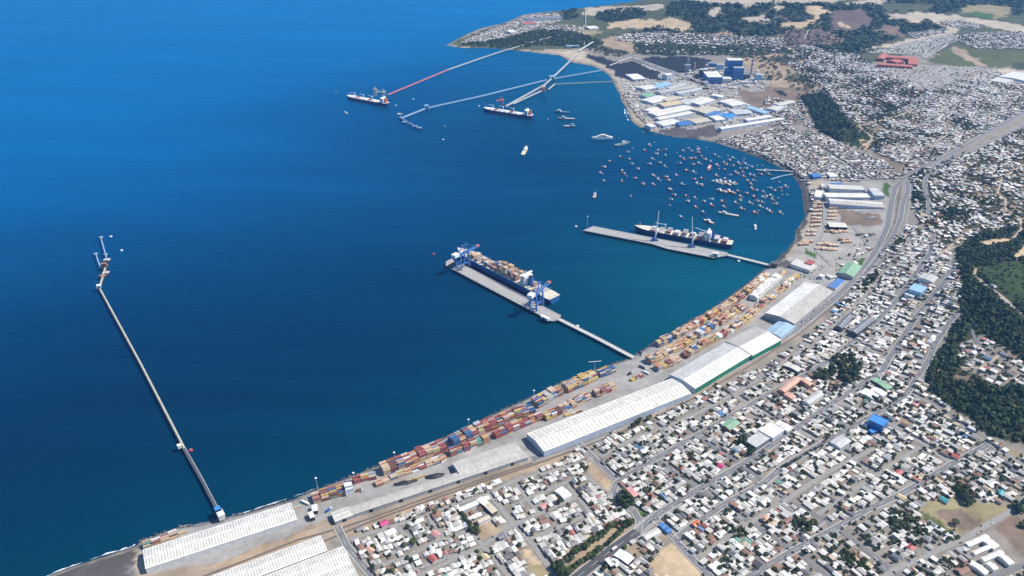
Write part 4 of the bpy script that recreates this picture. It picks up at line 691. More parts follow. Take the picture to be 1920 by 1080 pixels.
trestle('loading_trestle', 'second thin white gallery beside the middle bulk ship trestle', 'trestle', [(962,195),(1017,170),(1022,160)], 11, 4, 'trestle_pale', 'roof_off_white', 40)
trestle('loading_trestle', 'short straight greenish trestle from the factory beach to the white conveyor', 'trestle', [(1157,153),(1110,155),(1040,158),(1028,168)], 9, 5.5, 'trestle_green', 'trestle_green', 35)
trestle('fishing_jetty', 'long pale fishing jetty with boats alongside at the head of the beach', 'jetty', [(1488,321),(1450,319),(1418,318)], 4, 6, 'pale_concrete', None, 16)
trestle('fishing_jetty', 'short slanting wooden jetty beside the longer pale jetty', 'jetty', [(1487,326),(1465,330),(1446,336)], 3.5, 4, 'trestle_blue', None, 16)
def conveyor(label, pts, z, w, m, step=30):
    W = [unT(u, v) for u, v in pts]; o = W[0]; root = empty('overland_conveyor', o); tag(root, label, 'conveyor')
    g = MB(); s_ = MB()
    for i in range(len(W)-1):
        a, b = np.array(W[i])-np.array(o), np.array(W[i+1])-np.array(o); g.bar((a[0],a[1],a[2]+z), (b[0],b[1],b[2]+z), w, 3)
        n = max(1, int(np.linalg.norm(b-a)/step))
        for k in range(n+1): q = a+(b-a)*k/n; s_.bar((q[0], q[1], q[2]-1), (q[0], q[1], q[2]+z-1.5), .9)
    g.build('gallery', m, root); s_.build('support_post', 'mast_steel', root)
conveyor('white conveyor climbing from the beach through the pines', [(1085,99),(1112,82)], 10, 7, 'roof_white')
conveyor('grey conveyor dividing the two coal heaps and the factories', [(1187,111),(1245,132),(1357,172)], 9, 6, 'pale_grey_sheet')
conveyor('short pale conveyor along the edge of the beach coal heap', [(1143,126),(1183,110)], 8, 5, 'roof_off_white')
conveyor('thin pipeline gallery running inland across the point', [(1096,89),(1093,52),(1098,48),(1098,18)], 4, 4, 'trestle_pale', 60)
conveyor('conveyor rising inland from the point beach through trees', [(985,84),(1010,78),(1033,71)], 6, 4, 'trestle_pale')
def house_on_deck(name, label, cat, u, v, z, L, W_, h, m, rz=0, roof='roof_white'):
    x, y = un0(u, v, z); root = empty(name, (x, y, z), rz); tag(root, label, cat)
    MB().box(-L/2, L/2, -W_/2, W_/2, 0, h).build('wall', m, root); MB().box(-L/2-.4, L/2+.4, -W_/2-.4, W_/2+.4, h+.02, h+.6).build('roof', roof, root); MB().box(-L/6, L/6, -W_/2-.12, -W_/2-.02, .1, h*.7).build('door', 'dark_opening', root)
tr_a = math.atan2(1621-896, -953+439)
house_on_deck('transfer_house', 'white transfer house where the long trestle meets the shore', 'transfer house', 415, 970, 6, 14, 9, 9, 'white_wall', tr_a)
house_on_deck('transfer_house', 'bright blue transfer house beside the white one on the long trestle', 'transfer house', 410, 961, 8, 12, 8, 7, 'bright_blue_sheet', tr_a, 'bright_blue_sheet')
house_on_deck('transfer_house', 'small white kiosk halfway along the long trestle', 'transfer house', 337, 839, 7, 7, 6, 5, 'white_wall', tr_a)
house_on_deck('transfer_house', 'pale transfer house at the knee of the long trestle', 'transfer house', 186, 539, 9, 9, 9, 6, 'pale_grey_sheet', .4)
house_on_deck('transfer_house', 'blue grey transfer house where the white and blue trestles cross', 'transfer house', 1035, 148, 12, 26, 18, 13, 'light_blue_sheet', .5, 'light_blue_sheet')
house_on_deck('transfer_house', 'rust red transfer house at the knee of the white trestle', 'transfer house', 1018, 171, 8, 16, 14, 16, 'brick_red', .5, 'rust_sheet')
house_on_deck('transfer_house', 'pale blue tower halfway along the thin blue trestle', 'transfer house', 800, 204, 8, 16, 14, 14, 'light_blue_sheet', .3, 'light_blue_sheet')
house_on_deck('transfer_house', 'long blue roofed shed behind the point beach', 'shed', 1074, 89, 5, 66, 26, 9, 'white_wall', 0, 'light_blue_sheet')
house_on_deck('gate_house', 'small brown gate house at the root of the feeder pier', 'gate house', 1451, 499, 5.5, 16, 12, 9, 'rust_sheet', -.4, 'dark_roof')
# loading head with dolphins at the end of the long trestle
def dolphin(label, u, v, z=7, r=6, m='pale_concrete', walk=None):
    x, y = un0(u, v, z); root = empty('mooring_dolphin', (x, y, 0)); tag(root, label, 'mooring dolphin')
    MB().box(-r, r, -r*.8, r*.8, z-2, z).build('cap', m, root); b = MB()
    for a in range(4): b.cyl(r*.7*(1 if a % 2 else -1), r*.5*(1 if a > 1 else -1), -8, z-2, .9, .9, 6, cap=False)
    b.build('pile_row', 'pile', root); b = MB(); b.cyl(0, 0, z, z+2, .9, .6, 8); b.build('bollard', 'boot_red', root)
def walkway(label, a, b, z=8, w=2.5, m='trestle_blue'):
    A = np.array(un0(*a, z)); B = np.array(un0(*b, z)); root = empty('catwalk', (A[0], A[1], 0)); tag(root, label, 'catwalk'); d = B-A
    MB().bar((0,0,z), (d[0],d[1],z), w, .6).build('deck', m, root); g = MB()
    t = np.array([-d[1], d[0]])/np.linalg.norm(d)*w/2
    for s_ in (-1, 1): g.bar((*(t*s_), z+1.2), (*(d+t*s_), z+1.2), .2)
    g.build('handrail', m, root)
for lb, u, v in [('rust topped head dolphin at the trestle knee',192,516),('outer rust dolphin of the lone loading head',196,497),('pale dolphin of the lone loading head nearest the knee',198,510),('tip dolphin of the lone loading head',200,486)]: dolphin(lb, u, v, 8, 7, 'rust_sheet' if 'rust' in lb else 'pale_concrete')
house_on_deck('loading_cabin', 'red brown loading cabin on the lone loading head', 'cabin', 196, 500, 8, 12, 9, 9, 'rust_sheet', .3, 'roof_rust')
dolphin('farthest mooring dolphin beyond the lone loading head', 189, 444, 7, 4, 'trestle_blue'); dolphin('mooring dolphin at the inner end of the longer catwalk', 197.5, 476, 7, 4, 'trestle_blue'); dolphin('far left mooring dolphin of the lone loading head', 179, 475, 7, 4, 'trestle_blue'); dolphin('mooring dolphin at the inner end of the left catwalk', 188, 501, 7, 4, 'trestle_blue')
walkway('longer pale blue catwalk reaching out from the lone loading head', (189,445), (197.5,475)); walkway('shorter pale blue catwalk left of the lone loading head', (179.5,476), (188,500)); walkway('catwalk joining the tip dolphin to the longer catwalk', (197.5,476), (200,486))
for i, (u, v) in enumerate([(752,220),(759,228),(770,232),(778,236),(786,239)]): dolphin(ORD[i+1]+' dolphin of the empty blue berth counted from its trestle', u, v, 7, 8 if i in (1, 3, 4) else 5, 'trestle_blue')
walkway('catwalk along the outer half of the empty blue berth', (770,232), (788,240)); walkway('catwalk along the inner half of the empty blue berth', (752,221), (770,232))
house_on_deck('control_cabin', 'white control cabin on the first dolphin of the empty blue berth', 'cabin', 749, 218, 8, 12, 9, 10, 'white_wall', .2)

# pier decks
def pier(label, far, near, z=6):
    poly = [un0(u, v, z) for u, v in far]+[un0(u, v, z) for u, v in near]
    c = np.mean(poly, 0); root = empty('pier', (c[0], c[1], 0)); tag(root, label, 'pier'); L = [(p[0]-c[0], p[1]-c[1]) for p in poly]
    MB().prism(L, z-1.8, z).build('deck', 'concrete', root)
    a = np.array(L[len(far)]); b = np.array(L[-1]); fa = np.array(L[0]); fb = np.array(L[len(far)-1])
    k_ = MB()
    for (p, q) in ((a, b), (fa, fb)): k_.bar((*p, z+.35), (*q, z+.35), .9, .7)
    k_.build('kerb', 'pale_concrete', root); fe = MB(); nP = 26
    for i in range(nP):
        t = (i+.5)/nP; q = b+(a-b)*t; q2 = fa+(fb-fa)*t
        pl = MB()
        for s_ in (0.04, .35, .65, .96): r = q+(q2-q)*s_; pl.cyl(r[0], r[1], -8, z-1.8, .8, .8, 6, cap=False)
        pl.build('pile_bent', 'pile', root)
        n = (q-q2)/np.linalg.norm(q-q2); fe.box(q[0]+n[0]*.6-.7, q[0]+n[0]*.6+.7, q[1]+n[1]*.6-.7, q[1]+n[1]*.6+.7, z-3, z-.2)
    fe.build('fender', 'tyre_black', root)
    ln = MB()
    for s_ in (.25, .6): p0 = fa+(b-fa)*s_; p1 = fb+(a-fb)*s_; ln.bar((*p0, z+.03), (*p1, z+.03), .5, .05)
    ln.build('crane_rail', 'rail_steel', root)
    return root
pier('container pier with grey deck beside the blue ship', [(862,493),(960,546),(1052,592)], [(1046,600),(1034,602),(845,503)])
pier('feeder pier with wide grey deck beside the white ship', [(1112,424),(1222,445),(1300,460),(1365,474)], [(1363,479),(1338,483),(1250,466),(1222,457),(1093,432)])
pier('small detached platform at the seaward end of the container pier', [(836,491),(848,485)], [(852,490),(836,499)])
house_on_deck('pier_cabin', 'white cabin on the shoreward corner of the feeder pier', 'cabin', 1341, 480, 6, 14, 8, 8, 'white_wall', -.4)
house_on_deck('pier_cabin', 'long white cabin on the shoreward end of the container pier', 'cabin', 1022, 598, 6, 22, 7, 5, 'white_wall', -.75)

# ------------------------------------------------------------ ships
def hull_mb(L, B, D, bow=.16, stern=.1, sw=.85, sheer=1.5, boot=2.0, draft=1.0, bul=1.0, flare=1.0):
    """local +x towards the bow, waterline at z=0; material 0 topsides, 1 boot top, 2 deck"""
    mb = MB(); N = 26; st = []
    for i in range(N+1):
        t = i/N; x = -L/2+L*t
        if t > 1-bow: k = (t-(1-bow))/bow; wdk = (1-k**2.2); wwl = (1-k)**.8 if k < 1 else 0
        elif t < stern: k = 1-t/stern; wdk = 1-(1-sw)*k**2; wwl = 1-.55*k**1.6
        else: wdk = wwl = 1
        z = D+sheer*max(0, (t-.6)/.4)**2+.35*sheer*max(0, (.2-t)/.2)**2
        xd = x+(0 if t < .9 else (t-.9)*10*.035*L*flare)
        st.append((x, xd, max(.02, wdk)*B/2, max(.01, wwl)*B/2*.97, z))
    def ring(i):
        x, xd, wd, ww, z = st[i]; xm = x+(xd-x)*.3
        return [(x, -ww*.95, -draft), (x+(xd-x)*.1, -ww, 0), (xm, -(ww*.7+wd*.3), boot), (xd, -wd, z+bul), (xd, wd, z+bul), (xm, ww*.7+wd*.3, boot), (x+(xd-x)*.1, ww, 0), (x, ww*.95, -draft)]
    R_ = [ring(i) for i in range(N+1)]
    for i in range(N):
        a, b = R_[i], R_[i+1]
        for s_, m in ((0,1),(1,1),(2,0),(4,0),(5,1),(6,1)): mb.face([a[s_], b[s_], b[s_+1], a[s_+1]][::-1], m)
        (x, xd, wd, ww, z), (x2, xd2, wd2, ww2, z2) = st[i], st[i+1]; e = .25
        mb.face([(xd, -wd+e, z), (xd2, -max(.05, wd2-e), z2), (xd2, max(.05, wd2-e), z2), (xd, wd-e, z)], 2)
        for sg in (-1, 1): mb.face([(xd, sg*wd, z+bul), (xd2, sg*wd2, z2+bul), (xd2, sg*max(.05, wd2-e), z2), (xd, sg*max(.05, wd-e), z)], 0)
    mb.face(R_[0], 0)
    return mb
def ship_frame(name, label, bow, stern, z, cat='ship'):
    a = np.array(un0(*bow, z)); b = np.array(un0(*stern, z)); c = (a+b)/2; d = a-b; L = float(np.linalg.norm(d))
    root = empty(name, (c[0], c[1], 0), math.atan2(d[1], d[0])); tag(root, label, cat); return root, L
def tower(root, x0, x1, B, z, floors, m='ship_white', fh=2.9, name='superstructure'):
    o = None
    s_ = MB(); w_ = MB()
    for k in range(floors):
        i = k*.5; y = B/2*(1-.04*k); s_.box(x0+i*.3, x1-i*.7, -y, y, z+k*fh, z+(k+1)*fh-.02)
        for sx in (x1-i*.7,): w_.box(sx+.02, sx+.12, -y+.6, y-.6, z+k*fh+1.1, z+k*fh+2)
        for sy in (-1, 1): w_.box(x0+i*.3+1, x1-i*.7-1, sy*y+(.02 if sy > 0 else -.1), sy*y+(.1 if sy > 0 else -.02), z+k*fh+1.1, z+k*fh+2)
    zt = z+floors*fh; s_.box(x1-7, x1-floors*.35, -B*.55, B*.55, zt, zt+2.8)
    w_.box(x1-floors*.35+.02, x1-floors*.35+.12, -B*.53, B*.53, zt+1, zt+2.2)
    o = s_.build(name, m, root); wn = w_.build('bridge_window', 'glass_dark', o)
    ms = MB(); ms.bar((x1-5, 0, zt+2.8), (x1-5, 0, zt+10), .6); ms.bar((x1-5, -3, zt+8), (x1-5, 3, zt+8), .4); ms.build('radar_mast', 'ship_white', root)
    return zt
def funnel(root, x, z, h, m, w=5, l=7): 
    f = MB(); f.hexa([(x-l/2,-w/2,z),(x+l/2,-w/2,z),(x+l/2,w/2,z),(x-l/2,w/2,z),(x-l/2+.5,-w/2+.4,z+h),(x+l/2-1.2,-w/2+.4,z+h),(x+l/2-1.2,w/2-.4,z+h),(x-l/2+.5,w/2-.4,z+h)]); o = f.build('funnel', m, root)
    MB().box(x-l/2+.7, x+l/2-1.4, -w/2+.6, w/2-.6, z+h+.01, z+h+.8).build('funnel_cap', 'dark_opening', o)
def deck_crane(root, x, z, h=16, reach=24, side=0, m='yellow', name='deck_crane'):
    c = MB(); c.cyl(x, 0, z, z+h, 1.5, 1.3, 8); c.box(x-1.8, x+1.8, -1.8, 1.8, z+h, z+h+3)
    c.bar((x, 0, z+h+1.5), (x+reach, side, z+h+5), 1.2); c.build(name, m, root)
DECKC = []                           # containers standing on the ships: gathered here, laid into the mass of containers below
def stack(root, x, y0, n, z, tiers, pal):
    rz = root.rotation_euler[2]; cx, cy = root.location[0], root.location[1]; c, s_ = math.cos(rz), math.sin(rz)
    for i in range(n):
        for k in range(tiers if isinstance(tiers, int) else tiers[i]):
            y = y0+i*2.55; DECKC.append((cx+x*c-y*s_, cy+x*s_+y*c, z+k*2.62, rz, pal()))
YEL, TAN, RED, BLU, WHT, GRN, GRY, ORG, BRN = 'yellow','tan','red','blue','white','green','grey','orange','brown'
CCOL = dict(yellow=(.52,.38,.15), tan=(.52,.39,.27), red=(.30,.10,.09), blue=(.07,.14,.28), white=(.70,.70,.68), green=(.14,.28,.25), grey=(.40,.40,.42), orange=(.46,.24,.14), brown=(.2,.1,.085))
def pal(ws):
    ks, ps = zip(*ws); return lambda: random.choices(ks, ps)[0]
P_MIX = pal([(RED,5),(BRN,4),(TAN,4),(YEL,4),(BLU,3),(GRY,3),(WHT,1.5),(GRN,.8),(ORG,2)]); P_WARM = pal([(TAN,9),(YEL,4),(ORG,3),(RED,2.5),(BRN,1.5),(BLU,1.5),(GRY,1.5),(WHT,1.5),(GRN,.6)]); P_WHITE = pal([(WHT,12),(GRY,.4)]); P_SHIP = pal([(TAN,6),(YEL,2),(ORG,3),(BRN,4),(RED,2.5),(WHT,2),(GRY,1.5),(BLU,1)])

# container ship
root, L = ship_frame('container_ship', 'very large blue container ship lying at the container pier', (863,470), (1041,560), 10)
B = 40; D = 12
hull_mb(L, B, D, .14, .09, .9, 3).build('hull', ['ship_blue', 'boot_red', 'deck_cream'], root)
xs_ = -L/2
for k in range(15):
    x = xs_+16+k*(L*.84)/15.0
    if abs(x-(xs_+L*.27)) < 12: continue
    MB().box(x, x+14.2, -B/2+2.5, B/2-2.5, D+.05, D+2.2).build('hatch_cover', 'deck_cream', root)
    lb = MB(); lb.box(x+15.2, x+16.2, -B/2+1, -B/2+1.8, D, D+9); lb.box(x+15.2, x+16.2, B/2-1.8, B/2-1, D, D+9); lb.box(x+15.3, x+16.1, -B/2+1, B/2-1, D+8.2, D+9); lb.build('lashing_bridge', 'ship_blue', root)
tower(root, xs_+L*.255, xs_+L*.30, 34, D, 8); funnel(root, xs_+L*.235, D, 24, 'ship_blue', 9, 10)
ml = MB(); ml.bar((L/2-8, 0, D+3), (L/2-8, 0, D+16), .7); ml.build('fore_mast', 'ship_white', root)
for k in range(4): MB().box(xs_+5+k*1.0, xs_+5.6+k*1.0, -B*.4+k*7.5, -B*.4+k*7.5+3, D, D+1.6).build('mooring_winch', 'deck_green', root)
for fx, t in ((.34,(6,6,6)),(.395,(6,7,6)),(.45,(7,7,6)),(.505,(7,7,5)),(.56,(5,2,6))):
    x = xs_+L*fx+7
    stack(root, x, -14, 4, D+2.3, t[0], P_SHIP); stack(root, x, 2, 5, D+2.3, t[1], P_SHIP)
    stack(root, x, -3.5, 2, D+2.3, 2, P_SHIP)
stack(root, xs_+L*.66, 4, 4, D+2.3, 4, P_SHIP); stack(root, xs_+L*.62, -14, 11, D+2.3, (1,2,1,2,0,1,3,2,1,2,1), P_SHIP); stack(root, xs_+L*.71, -12, 9, D+2.3, 1, P_SHIP); stack(root, xs_+L*.87, -8, 7, D+2.3, 1, P_SHIP); stack(root, xs_+L*.76, -14, 6, D+2.3, 1, P_SHIP); stack(root, xs_+L*.82, -12, 10, D+2.3, 3, P_SHIP); stack(root, xs_+L*.77, 2, 5, D+2.3, 2, P_SHIP); stack(root, xs_+L*.21, -12, 6, D+2.3, 2, P_SHIP); stack(root, xs_+L*.16, 6, 4, D+2.3, 1, P_SHIP)
CS_ROOT = root
# feeder
root, L = ship_frame('container_ship', 'smaller dark hulled container feeder with white house at the feeder pier', (1194,427), (1374,458), 8)
B = 33; D = 11
hull_mb(L, B, D, .15, .08, .92, 3).build('hull', ['navy_hull', 'navy_hull', 'deck_cream'], root); xs_ = -L/2
for k in range(10):
    x = xs_+14+k*(L*.82)/10
    if abs(x-(xs_+L*.24)) < 14: continue
    MB().box(x, x+13.5, -B/2+2.5, B/2-2.5, D+.05, D+1.8).build('hatch_cover', 'deck_cream' if k % 3 else 'deck_red', root)
    n = 10
    if k > 1: stack(root, x+6.5, -B/2+3.5, n, D+1.9, [random.choice((1, 1, 2, 2, 3)) if k < 8 else random.choice((0,0,1)) for _ in range(n)], pal([(WHT,8),(BRN,2),(TAN,5),(RED,1),(GRY,3),(BLU,1)]))
    else: stack(root, x+6.5, -B/2+3.5, n, D+1.9, random.choice((2, 3)), pal([(BRN,4),(RED,3),(WHT,3),(GRY,2),(TAN,3)]))
tower(root, xs_+L*.225, xs_+L*.275, 28, D, 7); funnel(root, xs_+L*.205, D, 22, 'hull_blue', 7, 8)
for fx, sd in ((.70, 6), (.29, -5)): deck_crane(root, xs_+L*fx, D, 18, 26, sd, 'ship_white')
ml = MB(); ml.bar((L/2-8, 0, D+3), (L/2-8, 0, D+14), .7); ml.build('fore_mast', 'ship_white', root)
# two bulk carriers
def bulk(label, bow, stern, hull):
    root, L = ship_frame('bulk_carrier', label, bow, stern, 9, 'bulk carrier'); B = 32; D = 10
    hull_mb(L, B, D, .13, .09, .85, 2.5).build('hull', [hull, 'boot_red', 'ship_white'], root); x0 = -L/2
    for k in range(7):
        x = x0+L*.19+k*L*.108; MB().box(x, x+L*.07, -9, 9, D+.05, D+2.4).build('hatch_cover', 'ship_white' if k not in (2, 5) else 'deck_red', root)
    for k in (1, 3, 5): deck_crane(root, x0+L*.175+k*L*.108+L*.108, D, 14, 16, (-8, 8)[k % 2], 'ship_white')
    tower(root, x0+L*.075, x0+L*.15, 28, D, 6); funnel(root, x0+L*.05, D, 19, 'orange', 8, 8)
    ml = MB(); ml.bar((L/2-7, 0, D+2), (L/2-7, 0, D+14), .7); ml.build('fore_mast', 'ship_white', root)
bulk('farthest bulk carrier with white deck and orange funnel at the red conveyor', (653,180), (728,194), 'navy_hull')
bulk('bulk carrier with white deck at the end of the white conveyor trestle', (909,203), (999,217), 'navy_hull')
# ship loaders
def loader(label, u, v, z, h, m, rz):
    x, y = un0(u, v, z); root = empty('ship_loader', (x, y, z), rz); tag(root, label, 'ship loader'); f = MB()
    for sx in (-6, 6):
        for sy in (-6, 6): MB().bar((sx, sy, 0), (sx*.5, sy*.5, h*.6), 1.6).build('leg', m, root)
    MB().box(-6, 6, -6, 6, h*.6, h*.6+4).build('platform', m, root); MB().bar((0,0,h*.6+4), (0,0,h), 2.4).build('mast', m, root)
    MB().bar((-10,0,h*.6+3), (34,0,h*.75), 3, 3).build('boom', m, root); MB().bar((0,0,h), (30,0,h*.76), .5).build('stay', m, root)
loader('yellow buff ship loader leaning over the farthest bulk carrier', 720, 183, 10, 36, 'buff', R(210)); loader('buff unloader arm upright beside the farthest bulk carrier', 704, 180, 10, 40, 'buff', R(300)); loader('rust red ship loader at the middle bulk carrier', 941, 198, 10, 34, 'brick_red', R(230))
# other vessels lying off
def vessel(label, a, b, B, D, cols, house=(.15,.4), floors=2, cat='fishing vessel', name='fishing_vessel', masts=1, fun=None, gear=None):
    root, L = ship_frame(name, label, a, b, 2, cat); x0 = -L/2
    hull_mb(L, B, D, .26, .12, .8, D*.35, .7, .6, .6).build('hull', cols, root)
    s_ = MB(); w_ = MB(); xa, xb = x0+L*house[0], x0+L*house[1]
    for k in range(floors):
        i = k*(xb-xa)*.12; s_.box(xa+i, xb-i, -B*.36+k*.3, B*.36-k*.3, D+k*2.5, D+(k+1)*2.5-.02); w_.box(xb-i+.02, xb-i+.1, -B*.32, B*.32, D+k*2.5+1, D+k*2.5+1.9)
        for sy in (-1, 1): w_.box(xa+i+.5, xb-i-.5, sy*(B*.36-k*.3)+(.02 if sy > 0 else -.1), sy*(B*.36-k*.3)+(.1 if sy > 0 else -.02), D+k*2.5+1, D+k*2.5+1.9)
    w = s_.build('wheelhouse', 'ship_white', root); w_.build('window', 'glass_dark', w)
    for k in range(masts):
        m_ = MB(); x = x0+L*(.52+.25*k) if masts > 1 else (xa+xb)/2; zb = D if masts > 1 else D+floors*2.5
        m_.bar((x, 0, zb), (x, 0, zb+max(6, L*.16)), .45); m_.bar((x, 0, zb+1.5), (x+(L*.16 if house[0] < .5 else -L*.16), 0, zb+L*.09), .35); m_.build('mast', 'mast_steel', root)
    if fun: funnel(root, xa+(xb-xa)*.3, D+floors*2.5, 4, fun, B*.25, B*.3)
    if gear: MB().box(x0+L*.62 if house[0] < .5 else x0+L*.2, x0+L*.8 if house[0] < .5 else x0+L*.45, -B*.3, B*.3, D, D+1.8).build('net_pile', gear, root)
    return root
vessel('large white factory ship with many decks lying off the factory beach', (1110,260), (1149,259), 18, 6, ['ship_white','hull_blue','deck_cream'], (.12,.86), 4, 'ferry', 'factory_ship', 2, 'yellow')
vessel('grey trawler with white wheelhouse right of the white factory ship', (1180,267), (1153,273), 11, 4, ['hull_grey','boot_red','deck_green'], (.45,.75), 3, masts=2, gear='hull_green')
vessel('uppermost of the three moored coasters, blue grey with white bridge', (1039,209), (1068,211), 11, 3.5, ['hull_blue','boot_red','deck_green'], (.55,.85), 3, 'coaster', 'coaster', 2)
vessel('middle one of the three moored coasters, white bridge forward', (1046,222), (1078,223), 11, 3.5, ['hull_grey','boot_red','deck_cream'], (.55,.82), 3, 'coaster', 'coaster', 2)
vessel('lowest of the three moored coasters with white house aft', (1056,237), (1078,236), 10, 3.5, ['hull_grey','boot_red','deck_cream'], (.1,.35), 3, 'coaster', 'coaster', 2)
vessel('pale yellow workboat alone in the open bay', (988,275), (980,291), 13, 3.5, ['yellow','navy_hull','deck_cream'], (.5,.8), 2, 'workboat', 'workboat', 1)
vessel('orange tug with white wake alone off the fishing fleet', (1116,362), (1114,371), 9, 3, ['hull_orange','boot_red','deck_cream'], (.3,.7), 3, 'tug', 'tug', 1, 'orange')
vessel('red and white trawler below the fishing fleet', (1319,412), (1338,419), 9, 3, ['hull_red','boot_red','deck_cream'], (.35,.65), 2, gear='ship_white')
vessel('long pale green trawler with low stern below the raft of seiners', (1346,398), (1385,405), 9, 3, ['buff','hull_green','deck_cream'], (.6,.8), 2, masts=2)
vessel('small white motor boat alone near the beach', (1416,420), (1417,430), 6, 1.6, ['hull_white','hull_white','deck_cream'], (.3,.7), 1, 'motor boat', 'motor_boat', 1)
for lb, a, b, cl in [('white bowed seiner at the seaward end of the upper raft',(1337,339),(1357,345),['hull_white','hull_blue','deck_green']),('red decked seiner in the upper raft',(1345,338),(1364,346),['hull_green','boot_red','hull_red']),('buff decked seiner in the upper raft',(1354,341),(1371,348),['hull_blue','boot_red','buff']),('green decked seiner at the beach end of the upper raft',(1363,340),(1379,347),['hull_green','boot_red','deck_green']),
                     ('pale green seiner at the seaward end of the lower raft',(1343,356),(1364,361),['hull_green','hull_green','buff']),('red and cream seiner at the beach end of the lower raft',(1361,357),(1379,363),['hull_green','boot_red','hull_orange']),('orange decked seiner moored alone beside the small boats',(1327,320),(1332,310),['hull_red','boot_red','hull_orange'])]:
    vessel(lb, a, b, 10, 3.2, cl, (.6,.82), 2, gear='buff')

# ------------------------------------------------------------ cranes
def sts(label, u, v, tip):
    z = 6; a = np.array(un0(u, v, z)); b = np.array(un0(*tip, z+40)); d = b-a; rz = math.atan2(d[1], d[0])
    root = empty('gantry_crane', (a[0], a[1], z), rz); tag(root, label, 'gantry crane'); g, h, s_ = 15, 34, 9
    for sx in (-g, g):
        for sy in (-s_, s_): MB().bar((sx, sy, 0), (sx, sy*.75, h), 2.5).build('leg', 'steel_blue', root)
        MB().bar((sx, -s_, 4), (sx, s_, 4), 2.4).build('sill_beam', 'steel_blue', root); MB().bar((sx, -s_*.75, h), (sx, s_*.75, h), 2.4).build('portal_beam', 'steel_blue', root)
    for sy in (-1, 1):
        MB().bar((-g, sy*s_*.9, 10), (g, sy*s_*.8, h-2), 1.1).build('brace', 'steel_blue', root); MB().bar((-g, sy*s_*.85, 14), (g, sy*s_*.85, 14), 1.4).build('tie_beam', 'steel_blue', root)
    bm = MB()
    for sy in (-3, 3): bm.bar((-34, sy, h+2), (g+44, sy, h+2), 1.9, 3)
    for k in range(12): bm.bar((-30+k*8, -3, h+2), (-30+k*8, 3, h+2), .7)
    bm.build('boom', 'steel_blue', root); t_ = MB(); t_.bar((g+36, 0, h+2.4), (g+45, 0, h+2.4), 8, 3); t_.build('boom_tip', 'brick_red', root)
    af = MB(); top = (g-2, 0, h+24)
    for sy in (-6, 6): af.bar((g, sy, h), (top[0], sy*.4, top[2]), 1.2); af.bar((-g, sy, h), (top[0]-1, sy*.4, top[2]), 1.0)
    af.bar((top[0], -3, top[2]), (top[0], 3, top[2]), 1.6); af.build('apex_frame', 'steel_blue', root)
    st = MB()
    for sy in (-3, 3): st.bar((top[0], sy*.6, top[2]), (g+34, sy, h+3), .5); st.bar((top[0], sy*.6, top[2]), (-28, sy, h+3), .5)
    st.build('stay', 'steel_blue', root)
    m_ = MB(); m_.box(-33, -17, -6, 6, h+3.4, h+10.5); o = m_.build('machinery_house', 'ship_white', root); MB().box(-33.4, -16.6, -6.4, 6.4, h+10.52, h+11).build('roof', 'roof_white', o)
    MB().box(g+4, g+8, -2, 2, h-3.5, h-.2).build('operator_cabin', 'ship_white', root); MB().box(g+10, g+16, -3, 3, h-.8, h+.4).build('trolley', 'mast_steel', root)
sts('blue gantry crane at the seaward end of the container pier', 868, 501, (905,453)); sts('blue gantry crane near the shoreward end of the container ship', 1006, 576, (1037,520))
def harbour_crane(label, u, v, tip):
    z = 6; x, y = un0(u, v, z); root = empty('harbour_crane', (x, y, z), .2); tag(root, label, 'harbour crane')
    Lb = 20
    while proj(x, y, z+Lb)[1] > tip[1] and Lb < 110: Lb += 1
    dx = un0(tip[0], v, z)[0]-x
    MB().box(-8, 8, -4, 4, .6, 3.4).build('chassis', 'hull_blue', root)
    for sx in (-7, 7):
        for sy in (-6, 6): MB().box(sx-1.5, sx+1.5, sy-1.5, sy+1.5, 0, .6).build('outrigger_pad', 'hull_blue', root)
    w = MB()
    for k in range(6):
        for sy in (-4.3, 4.3): w.box(-6+k*2.3, -4.4+k*2.3, sy-.5, sy+.5, 0, 1.6)
    w.build('wheel_row', 'tyre_black', root)
    MB().box(-6, 4, -3, 3, 3.6, 8).build('slewing_house', 'hull_blue', root); MB().bar((2,0,8), (2,0,30), 2.4).build('tower', 'ship_white', root); MB().box(2.5, 5, -1.5, 1.5, 18, 21).build('cabin', 'ship_white', root)
    bm = MB(); tp = (dx+3, 12, Lb)
    for o_ in ((-.9,-.7),(.9,-.7),(-.9,.9),(.9,.9)): bm.bar((3+o_[0], o_[1], 16), (tp[0]+o_[0]*.5, tp[1]+o_[1]*.5, tp[2]), .55)
    for k in range(14):
        f = k/13; p = np.array((3,0,16))*(1-f)+np.array(tp)*f; bm.bar(p+np.array((-.9,-.7,0)), p+np.array((.9,.9,1.5)), .35)
    bm.build('boom', 'ship_white', root); r_ = MB(); r_.bar((2,0,30), tp, .3); r_.bar(tp, (tp[0]+.2, tp[1]+.2, 22), .2); r_.build('cable', 'mast_steel', root)
harbour_crane('white boomed harbour crane nearer the bow of the feeder ship', 1227, 451, (1232,401)); harbour_crane('white boomed harbour crane amidships of the feeder ship', 1296, 463, (1293,411))
